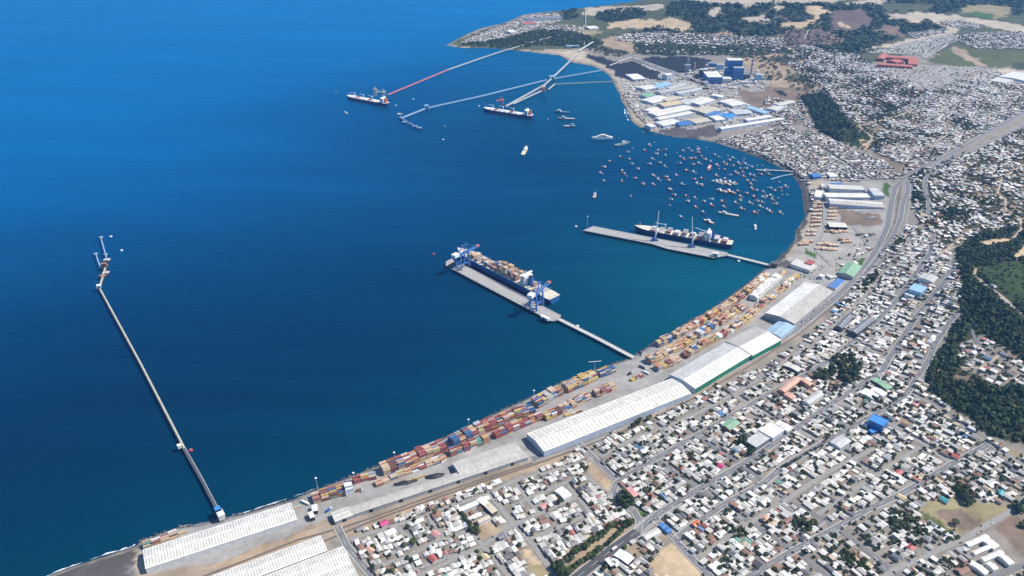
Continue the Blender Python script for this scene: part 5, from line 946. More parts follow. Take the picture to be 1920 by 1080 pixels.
# lighting masts along the quay
for lb, u, v, vt, two in [('slim lighting mast by the lowest container stacks',595,915,897,0),('slim lighting mast between the low blue stack and the white stack',664,900,887,0),('slim lighting mast behind the reefer white stack end',740,862,849,0),('slim lighting mast behind the middle stacks',879,806,787,0),('slim lighting mast behind the cream shed stacks',1001,752,733,0),('lighting mast with wide cross arm near the bridge root',1114,705,679,1),('slim mast at the seaward tip of the feeder pier',1101,425,406,0)]:
    x, y, z = unT(u, v); h = 14
    while proj(x, y, z+h)[1] > vt and h < 60: h += .5
    root = empty('lighting_mast', (x, y, z)); tag(root, lb, 'lighting mast'); MB().cyl(0, 0, -1, h, .55, .3, 8).build('pole', 'mast_steel', root)
    if two: MB().bar((-12, 0, h), (12, 3, h), .9).build('cross_arm', 'ship_white', root)
    else: MB().cyl(0, 0, h, h+.8, 1.7, 1.7, 10).build('lamp_ring', 'ship_white', root)
# mooring buoys
for i, (u, v, c, lb) in enumerate([(208,444,'hull_white','upper white buoy right of the lone loading head'),(228,470,'hull_white','lower white buoy right of the lone loading head'),(630,172,'hull_grey','grey buoy off the bow of the farthest bulk carrier'),(704,169,'hull_white','white buoy behind the farthest bulk carrier'),(742,198,'hull_white','large white buoy off the stern of the farthest bulk carrier'),(775,186,'hull_white','white buoy between the red conveyor and the blue trestle'),(702,217,'hull_blue','dark buoy below the farthest bulk carrier'),(754,214,'hull_grey','small grey buoy behind the empty blue berth'),(834,237,'hull_grey','upper buoy below the middle of the blue trestle'),(831,262,'hull_white','lower buoy below the middle of the blue trestle'),(898,199,'hull_white','white buoy off the bow of the middle bulk carrier'),(1027,224,'hull_grey','faint buoy off the stern of the middle bulk carrier'),(813,477,'hull_red','red buoy off the seaward end of the container pier'),(1080,425,'hull_white','white buoy off the tip of the feeder pier'),(1183,368,'hull_grey','grey buoy seaward of the fishing fleet'),(1083,612,'hull_white','white buoy beside the container pier bridge'),(1385,490,'hull_white','white buoy below the feeder pier bridge'),(1277,407,'hull_white','white buoy above the bow of the feeder ship'),(358,845,'hull_red','small red buoy beside the long trestle')]):
    x, y = un0(u, v, 0); root = empty('mooring_buoy', (x, y, 0)); tag(root, lb, 'buoy'); MB().cyl(0, 0, -.8, 2.2, 3.6, 3.2, 14).build('float', c, root); MB().cyl(0, 0, 2.21, 4, .8, .5, 8).build('mooring_post', 'pale_grey_sheet', root)
x, y = un0(648, 211, 0); vessel('small pale launch below the farthest bulk carrier', (645,209), (652,213), 5, 1.5, ['light_blue_sheet','hull_white','deck_cream'], (.3,.6), 1, 'launch', 'launch', 1)
# ------------------------------------------------------------ container yard
YARD = []                            # x, y, z, rz, colour, (row, bay, file, tier, outer)
def crow(row, px, wide, tiers, palf, gap=.04, skipbay=(), z=4.12, sp=13.0):
    W = P(px); L = dens(W, 1.0); D = [0]
    for i in range(1, len(L)): D.append(D[-1]+math.dist(L[i-1], L[i]))
    n = int(D[-1]//sp)+1; D = np.array(D); LA = np.array(L); t = wide
    for b in range(n):
        c0 = (b+.5)*sp*D[-1]/(n*sp); p = np.array([np.interp(c0, D, LA[:, 0]), np.interp(c0, D, LA[:, 1])]); q = np.array([np.interp(c0+3, D, LA[:, 0]), np.interp(c0+3, D, LA[:, 1])]); r = np.array([np.interp(c0-3, D, LA[:, 0]), np.interp(c0-3, D, LA[:, 1])])
        e = (q-r)/np.linalg.norm(q-r); nn = np.array([-e[1], e[0]]); rz = math.atan2(e[1], e[0])
        if random.random() < gap: continue
        base = random.choice(tiers); dom = palf() if random.random() < .55 else None
        for k in range(wide):
            h = max(1, base+random.choice((0,0,0,0,-1,-1) if base > 2 else (0,0,0,-1)))
            if k == 0 and random.random() < .3: h = max(1, h-1)
            cpos = p+nn*(1.3+k*2.6)
            for j in range(h):
                cl = dom if dom and random.random() < .7 else palf()
                YARD.append([cpos[0]+random.uniform(-.2,.2), cpos[1]+random.uniform(-.2,.2), z+j*2.62, rz, cl, (row, b+1, k, j, k == 0 or j == h-1)])
crow('lowest seaward row', [(588,946),(640,931),(650,928)], 7, (3,4,4), P_MIX); crow('white high stack', [(649,931),(664,927)], 6, (6,), P_WHITE, 0)
crow('small row past the white stack', [(665,909),(676,905),(706,899)], 4, (2,3,4), P_MIX); crow('main seaward row', [(720,893),(765,876),(850,841),(910,813),(960,793),(1005,778)], 8, (5,5,6,6), P_MIX, .02)
crow('inner row', [(706,914),(760,893),(830,867),(838,862)], 4, (2,3,3), P_WARM, .06); crow('inner row beside the grey shed', [(846,857),(900,837),(960,811),(1018,787)], 5, (4,4,5), P_MIX, .05)
crow('seaward row below the bridge root', [(1010,766),(1040,750),(1080,731),(1122,713)], 8, (5,5,6), pal([(YEL,4),(TAN,4),(BLU,3),(RED,3),(GRY,2)]), .03); crow('inner row before the cream shed', [(1026,790),(1060,774),(1108,749)], 6, (4,4,5), P_MIX, .03); crow('short stack before the cream shed', [(1120,746),(1156,731)], 6, (4,4), P_MIX, 0)
crow('blue stack by the bridge', [(1125,709),(1156,699)], 6, (4,4), pal([(BLU,4),(TAN,3),(YEL,2)]), 0)
crow('low strip by the cream shed', [(1060,782),(1092,772)], 2, (1,), P_MIX, .1); crow('stack by the reach stackers', [(1186,716),(1208,707)], 3, (2,), P_MIX, 0)
crow('seaward row above the bridge', [(1236,652),(1257,643),(1302,619),(1340,596),(1380,571),(1406,552),(1443,519)], 6, (4,4,5), P_WARM, .05); crow('middle row above the bridge', [(1221,685),(1250,671),(1292,649),(1305,640),(1357,609),(1380,593),(1402,580)], 7, (4,4,5), P_WARM, .05)
crow('white refrigerated row', [(1419,566),(1436,549),(1450,537),(1466,523)], 7, (4,5,5), P_WHITE, .06); crow('yellow end stack', [(1466,521),(1474,510)], 3, (2,), pal([(YEL,3),(TAN,2)]), 0)
crow('landward row above the bridge', [(1235,698),(1260,687),(1284,676),(1302,664),(1321,653),(1355,636),(1385,619),(1405,604),(1434,575),(1450,564),(1472,546),(1500,521)], 6, (3,4,4,5), P_WARM, .05); crow('second landward row', [(1320,645),(1350,628),(1395,600)], 3, (2,3), P_WARM, .12); crow('second seaward row', [(1262,652),(1310,628),(1390,578)], 3, (2,3,3), P_WARM, .2)
crow('row behind the beach shed', [(270,1031),(302,1020),(335,1007)], 4, (3,3), P_WARM, 0); crow('strip behind the beach shed', [(336,1004),(366,993)], 1, (1,), P_MIX, .1)
crow('stack beside the cream shed', [(966,869),(990,852)], 2, (1,1), P_WARM, .2); crow('strip before the coal bay', [(712,925),(760,905),(800,893)], 1, (1,), pal([(TAN,3),(YEL,2)]), .5); crow('beach shed end stack', [(552,955),(566,950)], 2, (1,), P_WARM, 0)
crow('brown stack between warehouses', [(1442,597),(1460,604)], 3, (2,), pal([(BRN,3),(TAN,2)]), 0)
def cbox():
    mb = MB(); mb.box(-6.06, 6.06, -1.21, 1.21, 0, 2.58)
    for x in (-6.02, 6.02):
        for y in (-1.2, 1.2): mb.box(x-.12, x+.12, y-.08, y+.08, 0, 2.6)
    return mb
CB = cbox(); CME = {}
for k, c in CCOL.items(): M['box_'+k] = mat('container_'+k, c, .55, .14, .5); CME[k] = CB.mesh('container_'+k, 'box_'+k)
def sval(x, y, z): return FP/(y*CT-(z-H)*ST)
YARD.sort(key=lambda r: (not r[5][4], -sval(*r[:3])))
FIL = ['front','second','third','fourth','fifth','sixth','seventh','back']; TIER = ['bottom','second','third','fourth','fifth','sixth']
for (x, y, z, rz, cl, (row, b, f, t_, _)) in YARD[:300]:
    o = bpy.data.objects.new('shipping_container', CME[cl]); COL.objects.link(o); o.location = (x, y, z); o.rotation_euler = (0, 0, rz)
    tag(o, f"{cl} container, {TIER[t_]} tier, {FIL[f]} file, {ordw(b)} bay up the {row}", 'container', 'containers stacked in the port yard')
TB = Tmpl([(-6.06,-1.21,0),(6.06,-1.21,0),(6.06,1.21,0),(-6.06,1.21,0),(-6.06,-1.21,2.58),(6.06,-1.21,2.58),(6.06,1.21,2.58),(-6.06,1.21,2.58)], [(4,5,6,7),(0,1,5,4),(1,2,6,5),(2,3,7,6),(3,0,4,7)], [0]*5)
rest = [r[:5] for r in YARD[300:]]+DECKC
X = np.array([r[:3] for r in rest]); cols = np.array([[CCOL[r[4]]] for r in rest])*(1+.25*(rng.random((len(rest), 1, 1))-.5))
o = replicate('stacked_containers', [(TB, X, np.ones((len(rest), 3)), np.array([r[3] for r in rest]), cols, .05)], M['containers'])
tag(o, 'remaining containers filling the far yard rows and the ship decks', 'containers', kind='stuff')
RK = []
for (x1, y1, x2, y2), (u, v) in zip([(*COAST0[i], *COAST0[i+1]) for i in range(len(COAST0)-1)], COAST_PX):
    if not (262 <= u <= 1445 and v > 496): continue
    L_ = math.hypot(x2-x1, y2-y1); t_ = np.array([(x2-x1)/L_, (y2-y1)/L_]); n_ = np.array([-t_[1], t_[0]])
    for k in range(int(L_*1.1)):
        o_ = random.triangular(-3.5, 4, 0); q = np.array([x1, y1])+t_*random.uniform(0, L_)+n_*(-o_); RK.append((q[0], q[1], max(-1.2, min(3.2, o_*-.32+.2 if o_ < 0 else .6-o_*.3))))
icv = [(0,0,1),(.9,0,.3),(.3,.85,.35),(-.75,.5,.3),(-.7,-.55,.4),(.35,-.9,.25),(0,0,-.8)]; icf = [(0,i,i%5+1) for i in range(1,6)]+[(6,i%5+1,i) for i in range(1,6)]
n_ = len(RK); tag(replicate('rock_armour', [(Tmpl(icv, icf, [0]*10), np.array(RK), rng.uniform(.6, 1.5, (n_, 1))*np.ones((n_, 3)), rng.random(n_)*6.28, (np.array([.2,.19,.18])*(.35+.9*rng.random((n_, 1))))[:, None, :], .15)], M['houses']), 'dark broken rocks piled along the edge of the port yard', 'rocks', kind='stuff')
# ------------------------------------------------------------ port vehicles, timber
def simple(name, label, cat, u, v, rz, parts, group=None):
    x, y, z = unT(u, v, .3); root = empty(name, (x, y, z), rz); tag(root, label, cat, group)
    for (pn, m, boxes) in parts:
        mb = MB()
        for b in boxes: mb.box(*b)
        mb.build(pn, m, root)
for i, (u, v, rz, lb) in enumerate([(1180,702,.7,'dark reach stacker working beside the bridge root'),(1189,710,.3,'dark reach stacker next to the small stack near the bridge root'),(1200,664,-.6,'dark reach stacker at the seaward edge beyond the bridge'),(672,921,.4,'rust coloured reach stacker on the apron past the white stack')]):
    simple('reach_stacker', lb, 'reach stacker', u, v, rz, [('chassis','tyre_black' if i < 3 else 'rust_sheet',[(-4,4,-1.8,1.8,.9,2.2)]),('cabin','glass_dark',[(-2.5,-.5,-1,1,2.2,4)]),('boom','tyre_black' if i < 3 else 'rust_sheet',[(-3.5,6,-.5,.5,4.1,5)]),('spreader','mast_steel',[(5.2,6.4,-5,5,3.4,4.1)]),('wheel_row','tyre_black',[(-3.6,-2.4,-2,2,0,1.3),(2.2,3.6,-2.2,2.2,0,1.5)])])
for i, (u, v, rz, lb, c) in enumerate([(1205,690,-.75,'dark trailer truck crossing the apron above the straddle machines','dark_roof'),(1211,700,-.75,'white trailer truck crossing the apron near the green walled shed','ship_white'),(573,944,-.5,'white box trailer at the head of the lowest yard','ship_white'),(706,942,.5,'white truck beside the dark coal strip','ship_white'),(617,957,.9,'blue truck near the lowest cream shed','hull_blue'),(1220,735,.8,'white trailer truck parked along the green walled shed','ship_white'),(1213,802,.55,'yellow bus on the road beside the cream shed','yellow'),(1152,1030,.75,'white bus on the tree lined boulevard','ship_white')]):
    L2 = 8 if 'trailer' in lb else 5
    simple('truck' if 'bus' not in lb else 'bus', lb, 'truck' if 'bus' not in lb else 'bus', u, v, rz, [('cargo_box' if 'bus' not in lb else 'body', c, [(-L2,L2-2.6,-1.3,1.3,.8,3.8)]),('cab' if 'bus' not in lb else 'nose', 'ship_white', [(L2-2.4,L2,-1.2,1.2,.6,3.1)]),('windscreen','glass_dark',[(L2+.01,L2+.08,-1.1,1.1,1.8,2.8)]),('wheel_row','tyre_black',[(-L2+1,-L2+2.2,-1.35,1.35,0,1),(-L2+2.6,-L2+3.8,-1.35,1.35,0,1),(L2-2.2,L2-1.2,-1.3,1.3,0,1)])])
for lb, q, h, rf in [('upper of two white cabins on the apron beside the long white shed', [(580,948),(590,946),(600,956),(590,958)], 7, 'white_sheet'),('lower of two white cabins on the apron beside the long white shed', [(575,962),(583,959),(592,968),(584,971)], 7, 'white_sheet')]: shed(lb, q, h, 1, rf, 'dark_opening', cat='cabin', name='port_cabin')
c8 = K(1400, 300, 6)
TIMB = [(800,495),(800,532),(797,575),(792,620),(785,660),(780,700),(772,745),(735,805),(725,845),(690,925),(640,955),(970,500),(975,545),(965,590),(970,630),(955,670),(935,810),(1010,820),(1085,810),(850,950),(910,960),(980,970),(1090,900),(1125,930),(900,1010),(960,1015),(820,1000)]
its = []
for k, (a, b) in enumerate(TIMB):
    u, v = c8(a, b); x, y, z = unT(u, v); its.append((u, v, 'stack')); mb = MB(); r = random.Random(k)
for k, ((rk, mk), (u, v, _)) in enumerate(zip(rank(its, {'the cream open canopy': (1570,421), 'the beach motor boat': (1505,430), 'the grey fronted long shed': (1560,382), 'the port office': (1530,470), 'the wide grey yard': (1590,455)}.items()), its)):
    x, y, z = unT(u, v); root = empty('lumber_stack', (x, y, z+.1), random.uniform(-.12, .1)); tag(root, f"tan lumber stack, {rk} one to {mk}", 'lumber stack', 'lumber stacks in the timber yard'); m = random.choice(('lumber','lumber','lumber_pale','lumber_pale'))
    nb = random.choice((2, 3, 3))
    for i in range(nb):
        p = MB(); w_ = 26/nb
        for lv in range(random.choice((2, 3))): p.box(-13+i*w_+.5, -13+(i+1)*w_-.8, -5+random.uniform(0,1.5), 5-random.uniform(0,1.5), lv*1.8, lv*1.8+1.6)
        p.build('plank_bundle', m if random.random() < .8 else 'lumber_dark', root)
for k, (u, v, lb) in enumerate([(1618,398,'grey scrap heap in the middle of the bare brown lot'),(1634,407,'dark scrap heap at the highway end of the bare brown lot'),(1614,440,'left dark coal coloured mound in the grey yard'),(1634,440,'right dark coal coloured mound in the grey yard'),(760,905,'dark coal heap in the bay of the wide grey shed'),(815,893,'black coal heap beside the opening of the wide grey shed')]):
    x, y, z = unT(u, v); mb = MB(); nr, na = 5, 16; RX = (22, 20, 16, 16, 22, 18)[k]; RY = (8, 7, 9, 9, 6, 7)[k]
    rows = []
    for i in range(nr+1):
        f = i/nr; rows.append([(RX*(1-f)*math.cos(a)*random.uniform(.85,1.1), RY*(1-f)*math.sin(a)*random.uniform(.85,1.1), f*4.5*random.uniform(.8,1)) for a in np.linspace(0, 2*math.pi, na, endpoint=False)])
    for i in range(nr):
        for j in range(na): mb.face([rows[i][j], rows[i][(j+1)%na], rows[i+1][(j+1)%na], rows[i+1][j]])
    tag(mb.build('spoil_heap', 'dark_opening' if k > 1 else 'slate_roof', None, (x, y, z-.2), .3), lb, 'heap')

# ------------------------------------------------------------ houses and garden trees
def t_house(kind):
    v = [(-.5,-.5,0),(.5,-.5,0),(.5,.5,0),(-.5,.5,0),(-.5,-.5,.7),(.5,-.5,.7),(.5,.5,.7),(-.5,.5,.7)]; wf = [(0,1,5,4),(1,2,6,5),(2,3,7,6),(3,0,4,7)]
    if kind == 0:   # gable, ridge along y
        v += [(0,-.5,1),(0,.5,1)]; wf = [(0,1,5,8,4),(1,2,6,5),(2,3,7,9,6),(3,0,4,7)]
        r = [(-.56,-.53,.67),(0,-.53,1.03),(0,.53,1.03),(-.56,.53,.67),(.56,-.53,.67),(.56,.53,.67)]; rf = [(0,1,2,3),(1,4,5,2)]
    elif kind == 1:  # low slope to one side
        v[5] = (.5,-.5,.82); v[6] = (.5,.5,.82); r = [(-.54,-.53,.71),(.54,-.53,.84),(.54,.53,.84),(-.54,.53,.71)]; rf = [(0,1,2,3)]
    else:           # hipped
        r = [(-.55,-.54,.69),(.55,-.54,.69),(.55,.54,.69),(-.55,.54,.69),(0,-.2,1.0),(0,.2,1.0)]; rf = [(0,1,4),(1,2,5,4),(2,3,5),(3,0,4,5)]
    return v, wf, r, rf
HT = []; HMESH = []
RCOL = dict(white=('roof_white',(.70,.68,.64),21), off_white=('roof_off_white',(.55,.53,.47),24), pale_grey=('roof_pale',(.43,.415,.39),22), grey=('roof_grey',(.24,.24,.24),13), rust_brown=('roof_rust',(.25,.15,.11),8), dark=('roof_dark',(.12,.12,.13),4.5), red=('roof_red',(.36,.15,.12),.9), blue=('roof_blue',(.12,.22,.38),.35), green=('roof_green',(.18,.32,.25),.5), tan=('roof_tan',(.45,.37,.26),6))
WALLC = [(.55,.52,.47),(.45,.4,.33),(.3,.27,.25),(.5,.42,.3),(.38,.4,.42),(.55,.3,.25)]
M['house_wall'] = mat('house_wall_plaster', (.46,.42,.37), .85, .2, .4)
for k in range(3):
    v, wf, r, rf = t_house(k); n = len(v); HT.append(Tmpl(v+r, wf+[tuple(i+n for i in f) for f in rf], [1]*len(wf)+[0]*len(rf)))
    a = MB(); a.v = v; a.f = wf; a.m = [0]*len(wf); b = MB(); b.v = r; b.f = rf; b.m = [0]*len(rf)
    HMESH.append((a.mesh('house_walls', 'house_wall'), {c: b.mesh('house_roof_'+c, RCOL[c][0]) for c in RCOL}))
def classify(x, y):
    out = np.full(np.shape(x), 'town', dtype='U12')
    for n, w_ in COVW: out[pip(x, y, w_)] = n
    return out
HOUSES = []; TREES = []              # houses: x,y,z,rz,w,l,h,kind,colour ; trees: x,y,z,r,h,kind
rc_k = list(RCOL); rc_p = np.array([RCOL[k][2] for k in rc_k], float)
def district(poly, a, b, cw, cd, fill, tree, allow=('town',), size=(.85,.86), pale=1.0, uniform=False, hgt=(3.8,5.8), long_p=.25, tsz=(2.2,4.2), clump=0):
    W = np.array(P(poly)); pa = np.array(unT(*a)[:2]); pb = np.array(unT(*b)[:2]); e = (pb-pa)/np.linalg.norm(pb-pa); n = np.array([-e[1], e[0]]); rz = math.atan2(e[1], e[0])
    U = W@e; T = W@n; gu = np.arange(U.min(), U.max(), cw); gt = np.arange(T.min(), T.max(), cd); GU, GT = np.meshgrid(gu, gt); GU = GU.ravel(); GT = GT.ravel(); N = len(GU)
    j = .06 if uniform else .2
    GU = GU+rng.uniform(-j, j, N)*cw; GT = GT+rng.uniform(-j, j, N)*cd
    x = GU*e[0]+GT*n[0]; y = GU*e[1]+GT*n[1]; m = pip(x, y, W); x, y = x[m], y[m]
    if len(x) == 0: return
    cl = classify(x, y); m = np.isin(cl, list(allow))
    for f in FOOT: m &= ~pip(x, y, f)
    x, y = x[m], y[m]; rd = road_clear(x, y); cdist = coast_d(x, y); z = 4+hills(x, y)
    pr = rc_p.copy(); pr[:2] *= pale; pr /= pr.sum()
    tree0, fill0 = tree, fill
    for i in range(len(x)):
        if cdist[i] < 14: continue
        if clump: q_ = math.sin(x[i]/clump+2*math.sin(y[i]/(clump*1.9)))*math.sin(y[i]/(clump*1.25)+1.5*math.sin(x[i]/(clump*1.6))); g_ = max(0, min(1, .5+1.1*q_)); tree = tree0*(.12+1.1*g_*g_); fill = fill0*(1.25-.85*g_)
        w_ = cw*size[0]*random.uniform(.8, 1.15); l_ = cd*size[1]*random.uniform(.7, 1.15)
        if random.random() < long_p and not uniform: l_ *= 1.25; w_ *= .85
        if not uniform and 3 < rd[i] < 7 and random.random() < .12: TREES.append((x[i]+random.uniform(-3,3), y[i]+random.uniform(-3,3), z[i], random.uniform(1.8, 3), random.uniform(5, 8), 0))
        if not uniform and random.random() < .035 and rd[i] > 6: w_ *= 1.7; l_ *= 1.5
        if rd[i] < max(1.2, .42*min(w_, l_)):
            if .8 < rd[i] < 2.5 and random.random() < tree*.35: TREES.append((x[i], y[i], z[i], random.uniform(1.5, 2.4), random.uniform(3, 5), 0))
            continue
        if random.random() < fill:
            k = random.choices((0,1,2),(5,4,1.5))[0] if not uniform else 0
            HOUSES.append((x[i], y[i], z[i], rz+random.gauss(0, .05 if not uniform else .005)+(R(90) if not uniform and random.random() < .22 else 0), w_, l_, random.uniform(*hgt)*(1.6 if random.random() < .06 and not uniform else 1), k, rc_k[rng.choice(len(rc_k), p=pr)] if not uniform else random.choice(('white','pale_grey','pale_grey','off_white'))))
            if random.random() < min(1, tree*1.05): TREES.append((x[i]+random.uniform(.35,.6)*cw*random.choice((-1,1)), y[i]+random.uniform(.35,.6)*cd*random.choice((-1,1)), z[i], random.uniform(2.0, tsz[1]), random.uniform(6.5, 10.5), random.choices((0,1,2),(6,2,1))[0]))
        elif random.random() < tree: TREES.append((x[i], y[i], z[i], random.uniform(*tsz), random.uniform(4.5, 9), random.choices((0,1,2),(6,2,1))[0]))
        elif random.random() < .3: HOUSES.append((x[i], y[i], z[i], rz+random.gauss(0, .1), 3.2, 3.8, 2.6, 1, random.choice(('rust_brown','grey','pale_grey','tan'))))
CX = {'town','hillsoil','dirt','drygrass','scrub','pale','brown','field','heath'}
district([(640,1003),(720,975),(900,915),(1060,868),(1092,842),(1135,882),(1096,890),(1150,935),(1180,960),(1190,972),(1120,1010),(1080,1035),(1040,1090),(700,1095)], (764,979),(918,926), 8.2, 9.2, .9, .22, ('town',), (.97,.95), 2.3)
district([(655,1000),(720,978),(900,915),(1060,868),(1085,845),(1080,868),(918,922),(764,976),(680,1000)], (764,979),(918,926), 8, 7.5, .85, .15, ('town','dirt'), (.98,.95), 2.0)
district([(1560,592),(1640,490),(1700,420),(1745,440),(1795,490),(1800,560),(1780,612),(1745,690),(1660,690),(1600,650),(1510,700),(1450,715),(1430,700)], (1683,561),(1640,606), 8.6, 12.5, .88, .36, ('town',), (.94,.93), 1.8)
district([(1100,838),(1300,745),(1440,690),(1510,700),(1600,650),(1660,690),(1745,690),(1735,745),(1840,812),(1800,850),(1720,900),(1560,990),(1400,1090),(1320,1090),(1240,985),(1200,952),(1155,905)], (1652,699),(1397,865), 8.6, 11.5, .82, .55, ('town',), (.94,.93), 1.7)
district([(1840,812),(1935,880),(1935,940),(1870,985),(1800,1015),(1740,1090),(1400,1090),(1560,990),(1700,910),(1800,850)], (1625,956),(1568,990), 8.6, 13, .66, .8, ('town',), (.92,.9), 1.6)
district([(1870,990),(1790,1095),(1680,1095),(1760,1035),(1815,1015)], (1806,1012),(1679,1068), 9, 13, .55, .5, ('town','brown'))
district([(1335,1090),(1240,1000),(1210,1000),(1160,1035),(1090,1095)], (1232,965),(1145,1031), 9, 11, .7, .3)
district([(1735,745),(1750,742),(1840,815),(1900,850),(1930,868),(1930,890),(1830,815)], (1706,737),(1819,810), 9, 10, .8, .4, ('town','forest','drygrass'), tsz=(2,3.5))
district([(1340,262),(1400,252),(1480,236),(1535,258),(1607,285),(1720,318),(1690,338),(1500,337),(1488,326),(1455,306),(1400,284)], (1481,235),(1574,301), 8, 11, .84, .2, ('town','darksand','yard'), (.82,.86), .8)
district([(1470,200),(1500,187),(1530,250),(1600,280),(1560,275),(1500,235)], (1484,227),(1607,282), 8, 11, .7, .1, ('town','yard','dirt'), (.8,.85), .9)
district([(1500,85),(1600,98),(1640,125),(1740,170),(1740,200),(1640,240),(1600,230),(1575,205),(1545,165),(1500,140),(1470,115)], (1740,194),(1611,237), 10, 13, .62, .8, CX, (.86,.88), 1.3, tsz=(3,5.4), clump=42)
district([(1740,172),(1860,130),(1930,160),(1960,195),(1920,208),(1800,272),(1720,318),(1640,285),(1620,275),(1660,230)], (1769,227),(1734,278), 9, 11.5, .78, .55, CX, (.86,.88), 1.0, tsz=(2.6,4.8), clump=45)
district([(1700,335),(1800,290),(1930,232),(1960,240),(1960,440),(1900,440),(1830,440),(1790,465),(1748,440),(1712,400)], (1870,366),(1806,366), 10.5, 12, .58, 1.3, CX, (.82,.86), 1.6, tsz=(3,5.5), clump=30)
district([(1795,640),(1830,615),(1850,630),(1880,660),(1930,690),(1930,728),(1870,725),(1830,712),(1792,692)], (1840,690),(1875,665), 11, 13, .5, .7, ('town','brown','dirt','bare'), (.78,.82), 1.4, tsz=(2.5,5))
district([(1845,520),(1885,560),(1925,600),(1925,612),(1880,572),(1835,530)], (1850,536),(1885,561), 10, 8, .55, .2, ('forest','field'))
district([(1600,128),(1850,126),(1745,170),(1690,158)], (1856,130),(1742,169), 6.5, 15, .97, .06, CX, (.97,.5), 1, True, (3.5,4.2))
district([(1625,100),(1700,80),(1785,62),(1795,72),(1735,112),(1725,104),(1650,100)], (1730,110),(1790,75), 8, 14, .93, .08, CX, (.9,.6), .8, True, (4,5))
district([(1785,68),(1830,62),(1930,60),(1990,70),(1990,98),(1900,92),(1830,92),(1800,80)], (1860,70),(1920,80), 10, 16, .8, .3, CX|{'forest'}, (.85,.7), .8, False, (4,6))
district([(1760,42),(1800,38),(1850,48),(1830,55),(1780,52)], (1770,44),(1830,52), 11, 14, .7, .2, CX|{'forest'}); district([(1700,62),(1770,55),(1775,62),(1715,72)], (1700,68),(1770,57), 10, 14, .8, .1, CX|{'forest'})
district([(1150,66),(1230,60),(1300,64),(1400,68),(1475,72),(1465,82),(1400,86),(1300,84),(1210,80),(1155,78)], (1200,68),(1400,76), 12, 17, .7, .4, CX|{'forest'}, tsz=(3,6))
district([(1190,80),(1400,88),(1480,84),(1480,98),(1400,103),(1240,103),(1190,95)], (1200,68),(1400,76), 18, 24, .12, .75, CX|{'forest'}, tsz=(4,8))
district([(862,80),(905,62),(945,47),(975,37),(985,30),(1045,25),(1055,38),(990,60),(945,72),(900,80)], (870,80),(930,62), 9, 17, .85, .1, CX|{'forest','sand'}, (.85,.6), 1)
district([(1000,48),(1080,48),(1100,58),(1060,66),(1020,58)], (870,80),(930,62), 11, 18, .55, .5, CX|{'forest'}); district([(1480,98),(1500,92),(1610,125),(1600,135),(1540,120)], (1500,97),(1565,125), 11, 14, .5, .7, CX)
district([(1150,165),(1180,175),(1215,235),(1200,225),(1170,190)], (1160,170),(1190,220), 8, 9, .8, .1, ('yard','sand','town')); district([(1440,180),(1500,195),(1500,230),(1450,240),(1420,215)], (1420,205),(1481,235), 9, 11, .45, .15, ('yard','town','dirt','brown'))
district([(1670,462),(1692,440),(1716,440),(1700,470),(1650,545),(1600,600),(1575,612)], (1689,470),(1629,548), 9, 11, .6, .45, ('town','ballast')); district([(1490,500),(1560,520),(1560,490),(1600,470),(1625,440),(1640,470),(1615,500),(1560,545)], (1500,490),(1560,520), 10, 11, .3, .1, ('yard',), (.8,.8), 1.2)
district([(1165,150),(1195,130),(1300,150),(1430,190),(1500,215),(1480,240),(1350,246),(1260,250),(1215,240),(1185,215)], (1165,170),(1400,215), 13, 15, .22, .1, ('yard',), (.7,.7), 1.6, False, (3,5)); district([(1515,335),(1545,345),(1540,380),(1520,395)], (1530,340),(1540,380), 11, 12, .5, .1, ('yard',), (.8,.8), 2)
district([(1280,118),(1430,150),(1440,165),(1370,172),(1290,150)], (1165,170),(1400,215), 14, 15, .35, .05, ('yard','town'), (.7,.7), 1.5, False, (4,9))
district([(640,1092),(1240,1092),(1240,1290),(560,1290)], (764,979),(918,926), 9, 10.5, .8, .3, ('town',), (.94,.92), 2); district([(1330,1092),(1760,1092),(1850,1290),(1240,1290)], (1625,956),(1568,990), 9, 12.5, .66, .6, ('town',), (.92,.9), 1.6)
district([(1935,850),(2250,830),(2350,1290),(1860,1290),(1880,1095),(1935,1060)], (1806,1012),(1679,1068), 10, 13, .5, .7, ('town',), (.85,.85), 1.5); district([(1935,150),(2300,90),(2300,440),(1960,440),(1960,240)], (1870,366),(1806,366), 11, 13, .55, .9, CX, (.82,.85), 1.4, clump=35)
# named houses that stand out by colour
SPECIAL = [(720,984,'magenta','magenta_sheet'),(1350,876,'bright magenta','magenta_sheet'),(1683,890,'long red','red_sheet'),(1708,1029,'bright red','red_sheet'),(1875,927,'teal','teal_sheet'),(1770,940,'narrow teal','teal_sheet'),(1788,857,'rose red','red_sheet'),(1630,895,'cream','cream_sheet'),(1690,935,'ochre','ochre'),(817,1004,'pink','pink_sheet'),(812,1050,'small red','red_sheet'),(694,1034,'salmon','salmon_sheet'),(1305,985,'orange','orange'),(1434,975,'coral','salmon_sheet'),(1716,760,'dark pink','pink_sheet'),(910,1047,'orange tan','ochre'),(1160,985,'terracotta','brick_red'),(1140,990,'brown','rust_sheet'),(1020,952,'rose','pink_sheet'),(1765,700,'rust rose','pink_sheet'),(1805,275,'faint rose','pink_sheet'),(1712,648,'orange rose','salmon_sheet')]
SP = np.array([unT(u, v)[:2] for u, v, _, _ in SPECIAL])
HOUSES = [h for h in HOUSES if np.min(np.hypot(SP[:, 0]-h[0], SP[:, 1]-h[1])) > 9]
